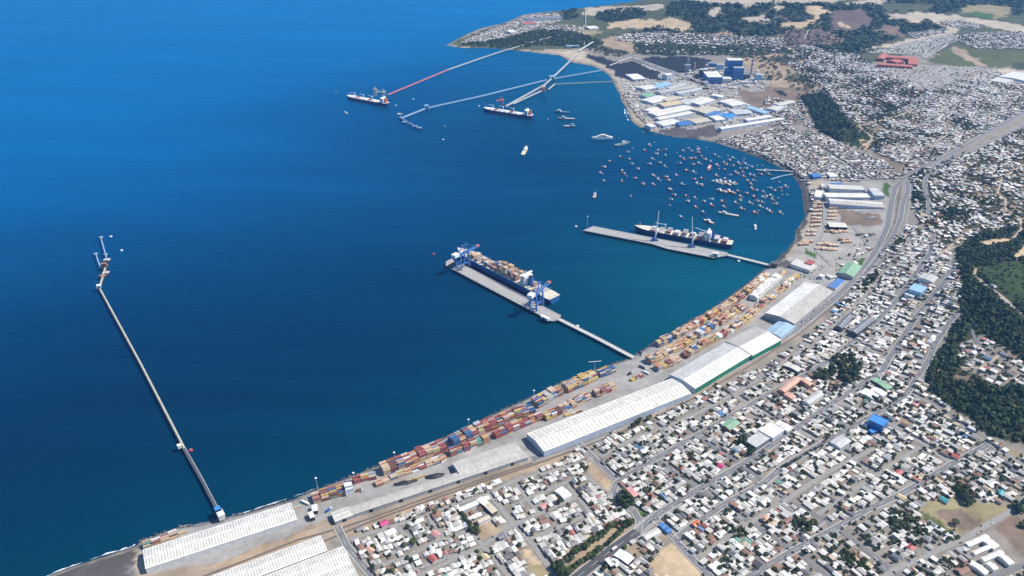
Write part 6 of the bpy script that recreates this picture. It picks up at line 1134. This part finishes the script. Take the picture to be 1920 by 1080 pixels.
for (u, v, wd, m), (x, y) in zip(SPECIAL, SP):
    z = hz(x, y); root = empty('house', (x, y, z), R(40)+random.choice((0, R(90)))); tag(root, f"house with the only {wd} roof among its white neighbours", 'house', 'houses of the town grid')
    v_, wf, r_, rf = t_house(0); L_ = 17 if 'long' in wd or 'rose red' in wd else 12
    a = MB(); a.v = [(p[0]*9, p[1]*L_, p[2]*5.5) for p in v_]; a.f = wf; a.m = [0]*len(wf); a.build('wall', 'house_wall', root)
    a = MB(); a.v = [(p[0]*9, p[1]*L_, p[2]*5.5) for p in r_]; a.f = rf; a.m = [0]*len(rf); a.build('roof', m, root)
MARKS = {'the walled sports court':(895,960),'the lower left gate':(660,1010),'the green lawn plot':(1033,926),'the bare dirt triangle':(1130,895),'the long red bend roof':(1185,920),'the tree boulevard foot':(1070,1060),'the sandy lot':(1280,1050),'the blue market stalls':(1247,990),'the blue office block':(1645,785),'the salmon school':(1500,730),'the plaza trees':(1575,690),'the white supermarket':(1447,807),'the courtyard schools':(1850,1035),'the dry grass field':(1800,960),'the green roofed hall':(1370,795),'the dark roofed school':(1605,605),'the light blue hall':(1718,545),'the coloured coal bay':(800,930),'the rail crossing street':(1095,845),'the round tree by the lawn':(1049,943),'the twin round trees':(770,1020),'the orange roofed house':(1305,985),'the bright magenta roof':(1350,876),'the coral roofed house':(1434,975),'the long red roofed house':(1683,892),'the bright red roofed house':(1708,1029),'the teal roofed house':(1875,927),'the white market hall':(1577,830),'the ochre tan roof':(910,1047),'the rose red roof':(1788,857),'the foot of the long street':(1500,1075),'the forest edge corner':(1745,740)}
def seen(u, v): return 3 < u < 1917 and 3 < v < 1077
HOUSES = [(h, proj(h[0], h[1], h[2]+h[6])) for h in HOUSES]
HOUSES = [t for t in HOUSES if -150 < t[1][0] < 2320 and t[1][1] < 1300]
WORD = {0:'gabled', 1:'flat sloped', 2:'hipped'}
rk = rank([(p[0], p[1], (h[8], h[7]) if seen(*p) else 'out') for h, p in HOUSES], MARKS.items())
order = sorted(range(len(HOUSES)), key=lambda i: (not seen(*HOUSES[i][1]), -sval(*HOUSES[i][0][:3])**2*HOUSES[i][0][4]*HOUSES[i][0][5]))
big = set(order[:278])
for i in big:
    (x, y, z, rz, w_, l_, h_, k, c), p = HOUSES[i]; wm, rm = HMESH[k]
    o = bpy.data.objects.new('house', wm); COL.objects.link(o); o.location = (x, y, z-.1); o.rotation_euler = (0, 0, rz); o.scale = (w_, l_, h_)
    r_ = bpy.data.objects.new('roof', rm[c]); COL.objects.link(r_); r_.parent = o
    tag(o, f"{c.replace('_',' ')} {WORD[k]} house, {rk[i][0]} such house to {rk[i][1]}", 'house', 'houses of the town grid')
parts = []
for k in range(3):
    ii = [i for i in range(len(HOUSES)) if i not in big and HOUSES[i][0][7] == k]; A = np.array([HOUSES[i][0][:7] for i in ii])
    roof = np.array([RCOL[HOUSES[i][0][8]][1] for i in ii])*(1+.22*(rng.random((len(ii), 1))-.5)); wl = np.array(WALLC)[rng.integers(0, len(WALLC), len(ii))]
    parts.append((HT[k], A[:, :3]-np.array([0,0,.1]), A[:, 4:7], A[:, 3], np.stack([roof, wl], 1), .04))
tag(replicate('town_houses', parts, M['houses']), 'thousands of small pale roofed houses covering the town and hillsides', 'houses', kind='stuff')

# ------------------------------------------------------------ trees
def crown(nf, seed, cone=False, fs=.5):
    r = np.random.default_rng(seed); v, f = [], []; lob = r.normal(size=(7, 3)); lob /= np.linalg.norm(lob, axis=1)[:, None]; lr = r.uniform(.3, .6, 7)
    for i in range(nf):
        if cone:
            t = r.random()**1.3; a = r.uniform(0, 2*math.pi); rad = (1-t)*.9*r.uniform(.7, 1.1); p = np.array([rad*math.cos(a), rad*math.sin(a), t]); n = np.array([math.cos(a), math.sin(a), .6])
        else:
            d = r.normal(size=3); d /= np.linalg.norm(d); d[2] = abs(d[2])*.9-.15; k = .62+max(0, (lob@d*lr).max())*.62
            p = np.array([d[0]*k, d[1]*k, .5+d[2]*k*.52]); n = d+np.array([0,0,.5])
        n = n+r.normal(size=3)*.35; n /= np.linalg.norm(n); a = np.cross(n, [.3,.5,.8]); a /= np.linalg.norm(a); b = np.cross(n, a); s_ = fs*r.uniform(.6, 1.15)*(1.15-.7*p[2] if cone else 1); ba = len(v); g = r.uniform(0, 3)
        ax = (a*math.cos(g)+b*math.sin(g))*s_; bx = (-a*math.sin(g)+b*math.cos(g))*s_*r.uniform(.6, 1); zs = .6
        for sx, sy in ((-1,-.6),(.2,-1),(1,.3),(-.2,1)): q = p+ax*sx*.6+bx*sy*.6; v.append((q[0], q[1], max(.02, p[2]+(q[2]-p[2])*zs)))
        f.append((ba, ba+1, ba+2, ba+3))
    return v, f
NEAR = [crown(110, s_, fs=.42) for s_ in (1, 2, 3, 4)]+[crown(90, 5, True, .42)]
FARC = [crown(34, s_, fs=.66) for s_ in (11, 12, 13)]+[crown(26, 14, True, .6)]
GREENS = {'dark green':(.034,.058,.024), 'mid green':(.052,.085,.028), 'olive green':(.075,.088,.034)}; GK = list(GREENS)
trunk = MB(); trunk.cyl(0, 0, -.5, .55, .12, .07, 7); trunk.bar((0,0,.3), (.3,.15,.62), .06); trunk.bar((0,0,.35), (-.28,.2,.65), .06); trunk.bar((0,0,.4), (.05,-.3,.66), .05); TRM = trunk.mesh('tree_trunk', 'trunk_bark')
CRM = {}
for gi, (gn, gc) in enumerate(GREENS.items()):
    for k, (v, f) in enumerate(NEAR):
        ff = np.array(f); cc = np.repeat(np.array(gc)[None]*(1+.35*(rng.random((len(f), 1))*2-1)), 4, 0)
        CRM[(gn, k)] = np_mesh('tree_crown', np.array(v), ff.ravel(), np.arange(len(f))*4, np.full(len(f), 4), M['leaves'], cc)
def rowtrees(pts, n, r, jit=0, kind=0):
    W = P(pts); D = dens(W, max(1, sum(math.dist(W[i], W[i+1]) for i in range(len(W)-1))/n))
    for (x, y) in D: TREES.append((x+random.uniform(-jit, jit), y+random.uniform(-jit, jit), hz(x, y), r*random.uniform(.75, 1.2), r*random.uniform(1.7, 2.3), kind))
def treepoly(poly, n, r):
    W = np.array(P(poly)); k = 0
    while k < n:
        x, y = rng.uniform(W[:, 0].min(), W[:, 0].max()), rng.uniform(W[:, 1].min(), W[:, 1].max())
        if pip(np.array([x]), np.array([y]), W)[0]: TREES.append((x, y, hz(x, y), r*random.uniform(.7, 1.15), r*random.uniform(1.6, 2.2), random.choice((0, 0, 1)))); k += 1
rowtrees([(1040,1068),(1062,1052),(1085,1034),(1105,1020),(1128,1006),(1150,988),(1185,982)], 26, 5.2, 2.5); rowtrees([(1062,1078),(1085,1062),(1105,1048),(1130,1030),(1158,1004),(1172,992)], 20, 4.6, 2); rowtrees([(1044,1080),(1052,1074)], 3, 6, 2)
rowtrees([(1159,936),(1164,948)], 3, 4.5, 1); rowtrees([(1168,922),(1188,946)], 4, 4.6, 2); rowtrees([(1164,945),(1175,955)], 4, 5.5, 2); treepoly([(1084,872),(1098,868),(1108,882),(1096,888)], 7, 4.2); TREES.append((*unT(1049,944), 5, 9, 0)); TREES.append((*unT(775,1022), 6.5, 11, 0)); TREES.append((*unT(758,1026), 5, 9, 0))
rowtrees([(866,965),(880,988)], 5, 4.5, 1.5); treepoly([(880,990),(906,998),(900,1006),(885,1000)], 4, 5); TREES.append((*unT(900,1051), 4.5, 8, 0)); rowtrees([(1030,960),(1042,1000)], 4, 2, 4)
treepoly([(1530,700),(1560,688),(1566,705),(1545,716),(1528,714)], 24, 6); treepoly([(1560,672),(1595,668),(1616,690),(1605,712),(1585,735),(1556,728),(1570,705)], 46, 6.5)
treepoly([(1602,548),(1630,516),(1648,512),(1640,526),(1620,552)], 30, 5); treepoly([(1568,577),(1585,560),(1605,566),(1590,575)], 12, 4.5); treepoly([(1668,470),(1684,446),(1698,454),(1690,468)], 16, 5)
treepoly([(1380,830),(1390,812),(1402,832),(1398,845)], 9, 5.5); treepoly([(1398,840),(1412,848),(1408,858),(1396,850)], 5, 5); rowtrees([(1545,828),(1560,814),(1580,802),(1610,784),(1622,776)], 16, 3.4, 1.5); rowtrees([(1470,876),(1500,858),(1540,836)], 12, 3, 1.5); rowtrees([(1690,742),(1655,765)], 7, 3, 1); rowtrees([(1634,750),(1650,756)], 4, 5, 2)
treepoly([(1690,905),(1720,895),(1760,905),(1800,930),(1795,950),(1760,930),(1720,925)], 0, 5); treepoly([(1785,912),(1815,918),(1830,945),(1815,950),(1790,930)], 22, 5.5); treepoly([(1895,950),(1930,935),(1930,960),(1900,965)], 14, 5.5); treepoly([(1908,985),(1930,975),(1930,990),(1915,992)], 7, 5); treepoly([(1660,960),(1700,965),(1740,985),(1735,1005),(1690,1000),(1655,975)], 40, 4.2); rowtrees([(1775,1015),(1795,1010)], 4, 3.5, 1.5); TREES.append((*unT(1790,983), 6, 10, 0)); treepoly([(1560,1030),(1600,1035),(1630,1060),(1600,1072),(1565,1050)], 30, 4.2); treepoly([(1370,985),(1400,995),(1395,1010),(1365,1000)], 10, 4); treepoly([(1490,965),(1530,985),(1520,1000),(1490,985)], 14, 4.5)
rowtrees([(1186,800),(1202,790)], 5, 4.2, 2); rowtrees([(1215,790),(1218,785)], 2, 4.5, 1)
TREES = [(t, proj(t[0], t[1], t[2]+t[4]*.6)) for t in TREES]; TREES = [t for t in TREES if -100 < t[1][0] < 2320 and t[1][1] < 1300]
TW = [random.choices(GK, (5, 4, 3))[0] for _ in TREES]
SZ = lambda r: 'small' if r < 2.7 else ('medium' if r < 4.4 else 'large'); KN = {0:'round tree', 1:'spreading tree', 2:'pointed conifer'}
rk = rank([(p[0], p[1], (TW[i], SZ(t[3]), t[5]) if seen(*p) else 'out') for i, (t, p) in enumerate(TREES)], MARKS.items())
order = sorted(range(len(TREES)), key=lambda i: (not seen(*TREES[i][1]), -sval(*TREES[i][0][:3])*TREES[i][0][3])); bigt = set(order[:300])
for i in bigt:
    (x, y, z, r, h, k), p = TREES[i]; o = bpy.data.objects.new('conifer' if k == 2 else 'broadleaf_tree', None); COL.objects.link(o); o.empty_display_size = .5; o.location = (x, y, z); o.rotation_euler = (0, 0, random.uniform(0, 6.28)); o.scale = (r, r, h)
    a = bpy.data.objects.new('trunk', TRM); COL.objects.link(a); a.parent = o
    b = bpy.data.objects.new('crown', CRM[(TW[i], 4 if k == 2 else random.randrange(4))]); COL.objects.link(b); b.parent = o; b.location = (0, 0, .12)
    tag(o, f"{SZ(r)} {TW[i]} {KN[k]}, {rk[i][0]} such tree to {rk[i][1]}", 'tree', 'trees of the town')
FT = [Tmpl(v, f, [0]*len(f)) for v, f in FARC]
def mass(name, label, X, r, h, pal_, cat='trees', jit=.4, conif=.15):
    X = np.array(X); n = len(X); which = rng.integers(0, 3, n); which[rng.random(n) < conif] = 3; parts = []
    cols = np.array(pal_)[rng.integers(0, len(pal_), n)]*(1+.4*(rng.random((n, 1))-.5))
    for k in range(4):
        m = which == k; parts.append((FT[k], X[m], np.stack([r[m], r[m], h[m]], 1), rng.random(m.sum())*6.28, cols[m][:, None, :], jit))
    tag(replicate(name, parts, M['leaves']), label, cat, kind='stuff')
ii = [i for i in range(len(TREES)) if i not in bigt]
mass('garden_trees', 'countless small garden trees between the far houses', [TREES[i][0][:3] for i in ii], np.array([TREES[i][0][3] for i in ii]), np.array([TREES[i][0][4] for i in ii]), list(GREENS.values()))
def wood(name, label, polys, sp, r, h, pal_, cls=None, dens_=1.0, conif=.15, avoid_road=True):
    XX = []
    for pl in polys:
        W = np.array(P(pl)); x0, y0 = W.min(0); x1, y1 = W.max(0); gx_, gy_ = np.meshgrid(np.arange(x0, x1, sp), np.arange(y0, y1, sp)); x = gx_.ravel()+rng.uniform(-.5, .5, gx_.size)*sp; y = gy_.ravel()+rng.uniform(-.5, .5, gx_.size)*sp
        m = pip(x, y, W) & (rng.random(len(x)) < dens_); x, y = x[m], y[m]
        if cls: m = np.isin(classify(x+6*np.sin(y/23), y+8*np.sin(x/19)), cls); x, y = x[m], y[m]
        if avoid_road and len(x): m = road_clear(x, y) > r*.6; x, y = x[m], y[m]
        m = coast_d(x, y) > 15; x, y = x[m], y[m]
        hp = np.array([[h_[0][0], h_[0][1]] for h_ in HOUSES if x0 < h_[0][0] < x1 and y0 < h_[0][1] < y1])
        if len(hp) and len(x):
            m = np.ones(len(x), bool)
            for q in hp: m &= np.hypot(x-q[0], y-q[1]) > 6
            x, y = x[m], y[m]
        XX += [(a, b, 4+c) for a, b, c in zip(x, y, hills(x, y))]
    n = len(XX); rr = r*rng.uniform(.7, 1.3, n); hh = h*rng.uniform(.65, 1.25, n)
    mass(name, label, XX, rr, hh, pal_, 'woodland', .45, conif)
DK = [(.022,.042,.022),(.034,.06,.026),(.045,.075,.03),(.028,.05,.028),(.06,.085,.034)]; SC = [(.05,.07,.035),(.07,.085,.045),(.04,.06,.03)]; MD = [(.042,.075,.028),(.06,.098,.034),(.07,.09,.04)]; SC = [(.05,.07,.035),(.07,.085,.045),(.04,.06,.03)]
wood('woodland', 'dark green wooded slope at the right edge of the town', [[(1735,700),(1745,680),(1770,650),(1785,615),(1800,600),(1800,540),(1790,470),(1830,440),(1960,415),(1960,835),(1890,828),(1850,815),(1820,790),(1780,765),(1745,740)]], 6.8, 5, 10, DK+MD+MD+SC[:1], ('forest',), .78)
wood('woodland', 'loose trees and bushes on the grassy hilltop inside the wood', [[(1830,495),(1900,485),(1960,490),(1960,600),(1890,565),(1850,530)]], 13, 4, 5, MD+SC, ('meadow','bare'), .6, .05)
wood('woodland', 'wooded hills continuing past the right edge of the town', [[(1965,440),(2300,430),(2300,840),(1965,835)]], 9, 5.5, 10, DK+MD, None, .7)
wood('woodland', 'dense ravine wood between the beach quarter and the plateau', [[(1500,183),(1540,175),(1560,190),(1580,215),(1600,240),(1635,258),(1615,278),(1590,270),(1560,258),(1535,245),(1525,225),(1515,200)]], 8, 6.5, 12, DK, ('forest',), .9)
wood('woodland', 'dark pine plantations beyond the sand quarries', [[(1260,-4),(1500,-14),(1560,12),(1640,2),(1960,-10),(2200,-10),(2200,30),(1920,32),(1800,22),(1700,38),(1790,45),(1770,57),(1700,64),(1640,90),(1600,97),(1540,94),(1500,77),(1470,68),(1330,64),(1200,60),(1230,50),(1310,42),(1330,40)]], 24, 16, 19, DK+MD[:1]+SC[:1], ('forest',), .66, .4, False)
wood('woodland', 'ragged fringe of trees round the ravine wood', [[(1490,180),(1545,168),(1575,190),(1600,225),(1650,258),(1640,285),(1585,280),(1550,266),(1525,250),(1505,225)],[(1500,130),(1560,128),(1575,160),(1540,178),(1505,170)]], 12, 5.5, 9, DK+MD, None, .42)
wood('woodland', 'tree patches threaded through the plateau quarter', [[(1560,160),(1640,150),(1740,195),(1800,200),(1840,235),(1790,268),(1720,315),(1640,285),(1610,240),(1580,205)]], 16, 5, 8, DK+MD, None, .3)
wood('scrub_bushes', 'rough bushes over the small meadow below the ravine wood', [[(1568,250),(1590,238),(1606,243),(1634,258),(1626,270),(1612,279),(1588,270)]], 11, 3.5, 3, MD, ('meadow',), .5, 0)
wood('scrub_bushes', 'scattered bushes and scrub over the heath behind the power station', [[(1180,60),(1480,55),(1600,70),(1640,92),(1560,130),(1500,170),(1440,150),(1420,118),(1350,104),(1240,104),(1190,100)]], 21, 8, 8, SC, ('scrub','dirt','brown','forest','heath'), .5, 0)
wood('woodland', 'pine belt along the point above the small beach', [[(862,84),(900,80),(945,73),(990,62),(1060,55),(1110,72),(1135,80),(1100,92),(1045,86),(1000,85),(985,90),(900,90)]], 15, 10, 13, DK+MD[:1], ('scrub','forest','drygrass'), .72, .3)
wood('woodland', 'tree clumps of the point near the outer shore', [[(1055,22),(1080,18),(1085,32),(1062,38)],[(1120,24),(1160,18),(1200,16),(1215,30),(1140,42),(1118,36)],[(1255,6),(1330,6),(1330,40),(1300,42),(1250,28)]], 20, 13, 17, DK, None, .8, .4, False)
wood('woodland', 'green belt between the village houses and the coal heaps', [[(1190,84),(1300,88),(1400,90),(1400,104),(1300,104),(1220,103),(1190,98)],[(1100,86),(1130,88),(1180,100),(1160,108),(1110,98)]], 15, 8, 9, MD+SC, None, .6, .1)
wood('woodland', 'tree clumps among the plateau houses', [[(1640,205),(1700,190),(1735,180),(1730,200),(1690,212),(1650,222)],[(1780,215),(1800,225),(1830,240),(1820,250),(1790,240)],[(1700,245),(1760,235),(1775,250),(1740,270),(1700,262)],[(1620,268),(1660,262),(1690,275),(1640,285)],[(1800,68),(1830,66),(1825,80),(1800,78)],[(1480,92),(1500,100),(1560,112),(1590,118),(1560,122),(1500,110)]], 10, 6, 9, DK+MD, None, .65)
wood('woodland', 'oak clumps on the slope above the highway bend', [[(1705,352),(1732,350),(1738,400),(1712,385)],[(1740,395),(1790,385),(1830,400),(1800,425),(1750,432),(1735,412)],[(1840,330),(1865,335),(1860,350),(1845,345)],[(1710,320),(1732,316),(1735,340),(1715,345)],[(1790,360),(1840,372),(1870,378),(1860,385),(1800,378)]], 7.5, 5, 9, DK+MD, None, .75)

# ------------------------------------------------------------ cars
car = {}
for n, c in [('white',(.7,.7,.69)),('silver',(.4,.41,.42)),('dark',(.05,.05,.055)),('red',(.4,.05,.05)),('blue',(.06,.12,.3))]:
    M['car_'+n] = mat('car_paint_'+n, c, .35, .05, 1)
    b = MB(); b.hexa([(-2.15,-.85,.3),(2.15,-.85,.3),(2.15,.85,.3),(-2.15,.85,.3),(-2.1,-.82,.95),(2.05,-.8,.8),(2.05,.8,.8),(-2.1,.82,.95)]); g = MB()
    b.hexa([(-1.5,-.78,.94),(1.0,-.78,.9),(1.0,.78,.9),(-1.5,.78,.94),(-1.1,-.66,1.48),(.45,-.66,1.48),(.45,.66,1.48),(-1.1,.66,1.48)], 1)
    for x in (-1.35, 1.35):
        for y in (-.86, .86): b.box(x-.32, x+.32, y-.09, y+.09, 0, .62, 2)
    b.box(-1.05, .4, -.64, .64, 1.485, 1.52, 0); car[n] = b.mesh('car_'+n, ['car_'+n, 'glass_dark', 'tyre_black'])
cand = []
for (n, wd, mt, px) in ROADS:
    if mt not in ('road_grey', 'road_dark', 'road_pale') or n in ('port_road',): continue
    L = dens(P(px), 9.0)
    for i in range(len(L)-1):
        if random.random() < (.24 if wd >= 9 else .15):
            t = np.array(L[i+1])-np.array(L[i]); t /= np.linalg.norm(t)+1e-9; nn = np.array([-t[1], t[0]]); sd = random.choice((-1, 1)); off = sd*(wd*.24 if random.random() < .5 else wd*.5-1.2)
            x, y = np.array(L[i])+nn*off; u, v = proj(x, y, 4)
            if seen(u, v) and v > 430: cand.append((x, y, hz(x, y)+.55, math.atan2(t[1], t[0])+(math.pi if sd > 0 else 0), u, v, random.choices(list(car), (4,3,3,1.3,1))[0], 'driving' ))
for (a, b, n) in [((1498,520),(1545,500),14),((1500,512),(1535,530),8),((660,1012),(672,1030),6),((1590,470),(1615,450),6)]:
    for k in range(n): u = a[0]+(b[0]-a[0])*(k+.5)/n+random.uniform(-3,3); v = a[1]+(b[1]-a[1])*(k+.5)/n+random.uniform(-3,3); x, y, z = unT(u, v); cand.append((x, y, z+.2, random.uniform(0, 3), u, v, random.choices(list(car), (4,3,3,1,1))[0], 'parked'))
cand.sort(key=lambda c: -c[5]); cand = cand[:300]
rk = rank([(c[4], c[5], c[6]) for c in cand], list(MARKS.items())+[('the port office', (1508,497)), ('the green gabled hall', (1595,506)), ('the highway bend', (1672,420)), ('the green walled shed', (1350,690))])
for c, (a, b) in zip(cand, rk):
    o = bpy.data.objects.new('car', car[c[6]]); COL.objects.link(o); o.location = c[:3]; o.rotation_euler = (0, 0, c[3]); tag(o, f"{c[6]} car, {a} {c[6]} one to {b}", 'car', 'cars on the streets')

# ------------------------------------------------------------ fishing boats
BL = []
for f, l in [(K(1100,230,8), [(490,245,1),(690,375,1),(620,440),(510,515),(350,585),(645,550),(680,620),(770,700),(265,670),(215,755),(540,730),(600,800,1),(265,880),(530,880),(730,835),(850,925),(1000,925),(870,420),(945,340),(1020,295,1),(1080,420),(1050,470),(1180,410),(1185,500),(990,545),(945,625),(1100,605),(1175,655),(1355,445,1),(1450,425),(1520,390),(1580,430),(1670,455),(1690,405),(1410,520),(1395,615),(1560,540),(1600,630),(1690,610),(1730,510),(1775,555),(1505,725),(1610,745),(1350,795),(1195,820),(1225,870),(1005,795),(1080,855),(1615,850),(1730,840),(1665,915),(1720,940),(1440,930),(1250,1005),(1865,590),(850,140,1),(1900,890),(560,770),(1460,550),(1620,535),(1035,185,1)]),
             (K(1300,270,8), [(65,40,1),(200,50,1),(70,95),(65,135),(320,165),(385,200),(520,170,1),(600,215),(545,245),(680,285),(765,220,1),(790,305),(960,320,1),(1040,320,1),(870,345),(470,285),(490,315),(590,330),(640,430),(680,455),(715,375),(745,430),(795,370),(390,370,1),(480,390),(550,470),(350,480),(760,490),(860,470),(915,485),(820,555),(910,550),(870,610),(880,670),(935,700),(480,530),(625,590),(795,745),(670,710),(710,790),(705,845),(640,885),(440,870),(275,830),(160,865),(275,920),(40,950),(150,1030),(460,945),(730,975),(855,890),(915,800),(960,860),(1040,880),(1010,940),(925,1035),(980,995,1),(1110,985),(1150,1015),(1230,905),(1165,780),(1190,835),(1280,810,1),(1055,720),(1050,800),(1150,665),(1220,700),(1285,580),(1300,665),(1390,640),(1340,760,1),(1410,755,1),(1310,1035),(1010,460),(1070,415),(1140,460),(1090,400),(30,810),(360,320),(60,600),(120,615),(250,380),(1080,790),(1330,700,1),(750,260,1),(700,310)]),
             (K(1240,330,8), [(130,205),(195,290),(150,355),(130,435,1),(375,300),(400,385),(295,615)])]:
    for q in l: u, v = f(q[0], q[1]); BL.append((u, v, len(q) > 2))
BC = {'red':('hull_red',4),'blue':('hull_blue',3),'white':('hull_white',3),'orange':('hull_orange',2),'green':('hull_green',1.2),'grey':('hull_grey',2)}
BM = {}
for k, (m, _) in BC.items(): BM[k] = hull_mb(15, 4.8, 1.5, .34, .14, .75, 1.3, .4, .5, .4, .5).mesh('boat_hull_'+k, [m, 'navy_hull', 'deck_cream' if k != 'red' else 'hull_orange'])
w_ = MB(); w_.box(1.0, 4.6, -1.7, 1.7, 1.6, 4.2); w_.box(1.6, 4.2, -1.3, 1.3, 4.2, 5.6); WHM = w_.mesh('boat_wheelhouse', 'ship_white')
w_ = MB(); w_.bar((.2,0,1.5), (.2,0,8), .3); w_.bar((.2,0,3), (-5,0,6.5), .25); MAM = w_.mesh('boat_mast', 'mast_steel')
w_ = MB(); w_.box(-5.5, -1.5, -1.5, 1.5, 1.55, 2.7); NEM = {k: w_.mesh('boat_net_'+k, v) for k, v in dict(red='hull_red', rust='hull_orange', dark='dark_opening', green='hull_green', blue='hull_blue').items()}
cols = [random.choices(list(BC), [v[1] for v in BC.values()])[0] for _ in BL]
nets = [random.choice(list(NEM)) for _ in BL]
rk = rank([(u, v, (cols[i], nets[i], s_)) for i, (u, v, s_) in enumerate(BL)], {'the white factory ship':(1129,257),'the grey trawler':(1166,269),'the raft of seiners':(1360,351),'the long pale jetty':(1430,319),'the slanting jetty':(1455,332),'the orange seiner':(1330,315),'the pale green trawler':(1365,401),'the red and white trawler':(1328,415),'the lone motor boat':(1417,425),'the factory beach':(1270,262),'the shanty beach':(1400,285),'the feeder ship bow':(1194,425),'the curved grey beach':(1500,380)}.items())
for i, (u, v, s_) in enumerate(BL):
    x, y = un0(u, v, 1); sc = (.55 if s_ else random.uniform(.95, 1.25)); rz = R(-48)+random.gauss(0, .3)+(math.pi if random.random() < .65 else 0)
    o = bpy.data.objects.new('rowing_boat' if s_ else 'fishing_boat', BM[cols[i]]); COL.objects.link(o); o.location = (x, y, 0); o.rotation_euler = (0, 0, rz); o.scale = (sc,)*3
    if not s_:
        for n, m in (('wheelhouse', WHM), ('mast', MAM), ('net_pile', NEM[nets[i]])): c = bpy.data.objects.new(n, m); COL.objects.link(c); c.parent = o
    tag(o, (f"small {cols[i]} open boat, {rk[i][0]} such boat to {rk[i][1]}" if s_ else f"{cols[i]} fishing boat with {nets[i]} nets, {rk[i][0]} such boat to {rk[i][1]}"), 'boat', 'small open boats' if s_ else 'moored fishing boats')

# ------------------------------------------------------------ haze
hb = MB(); hb.box(-46000, 46000, -10000, 46000, -9.5, H+40); m = bpy.data.materials.new('haze_air'); m.use_nodes = True; t = m.node_tree
for n in list(t.nodes):
    if n.type != 'OUTPUT_MATERIAL': t.nodes.remove(n)
pv = t.nodes.new("ShaderNodeVolumePrincipled"); pv.inputs["Color"].default_value = (.18, .48, 1.0, 1); pv.inputs["Density"].default_value = 4.2e-5; pv.inputs["Anisotropy"].default_value = .2
t.links.new(pv.outputs[0], t.nodes["Material Output"].inputs["Volume"]); M['haze'] = m
tag(hb.build('haze', m), 'thin blue air over the whole bay', 'haze', kind='stuff')
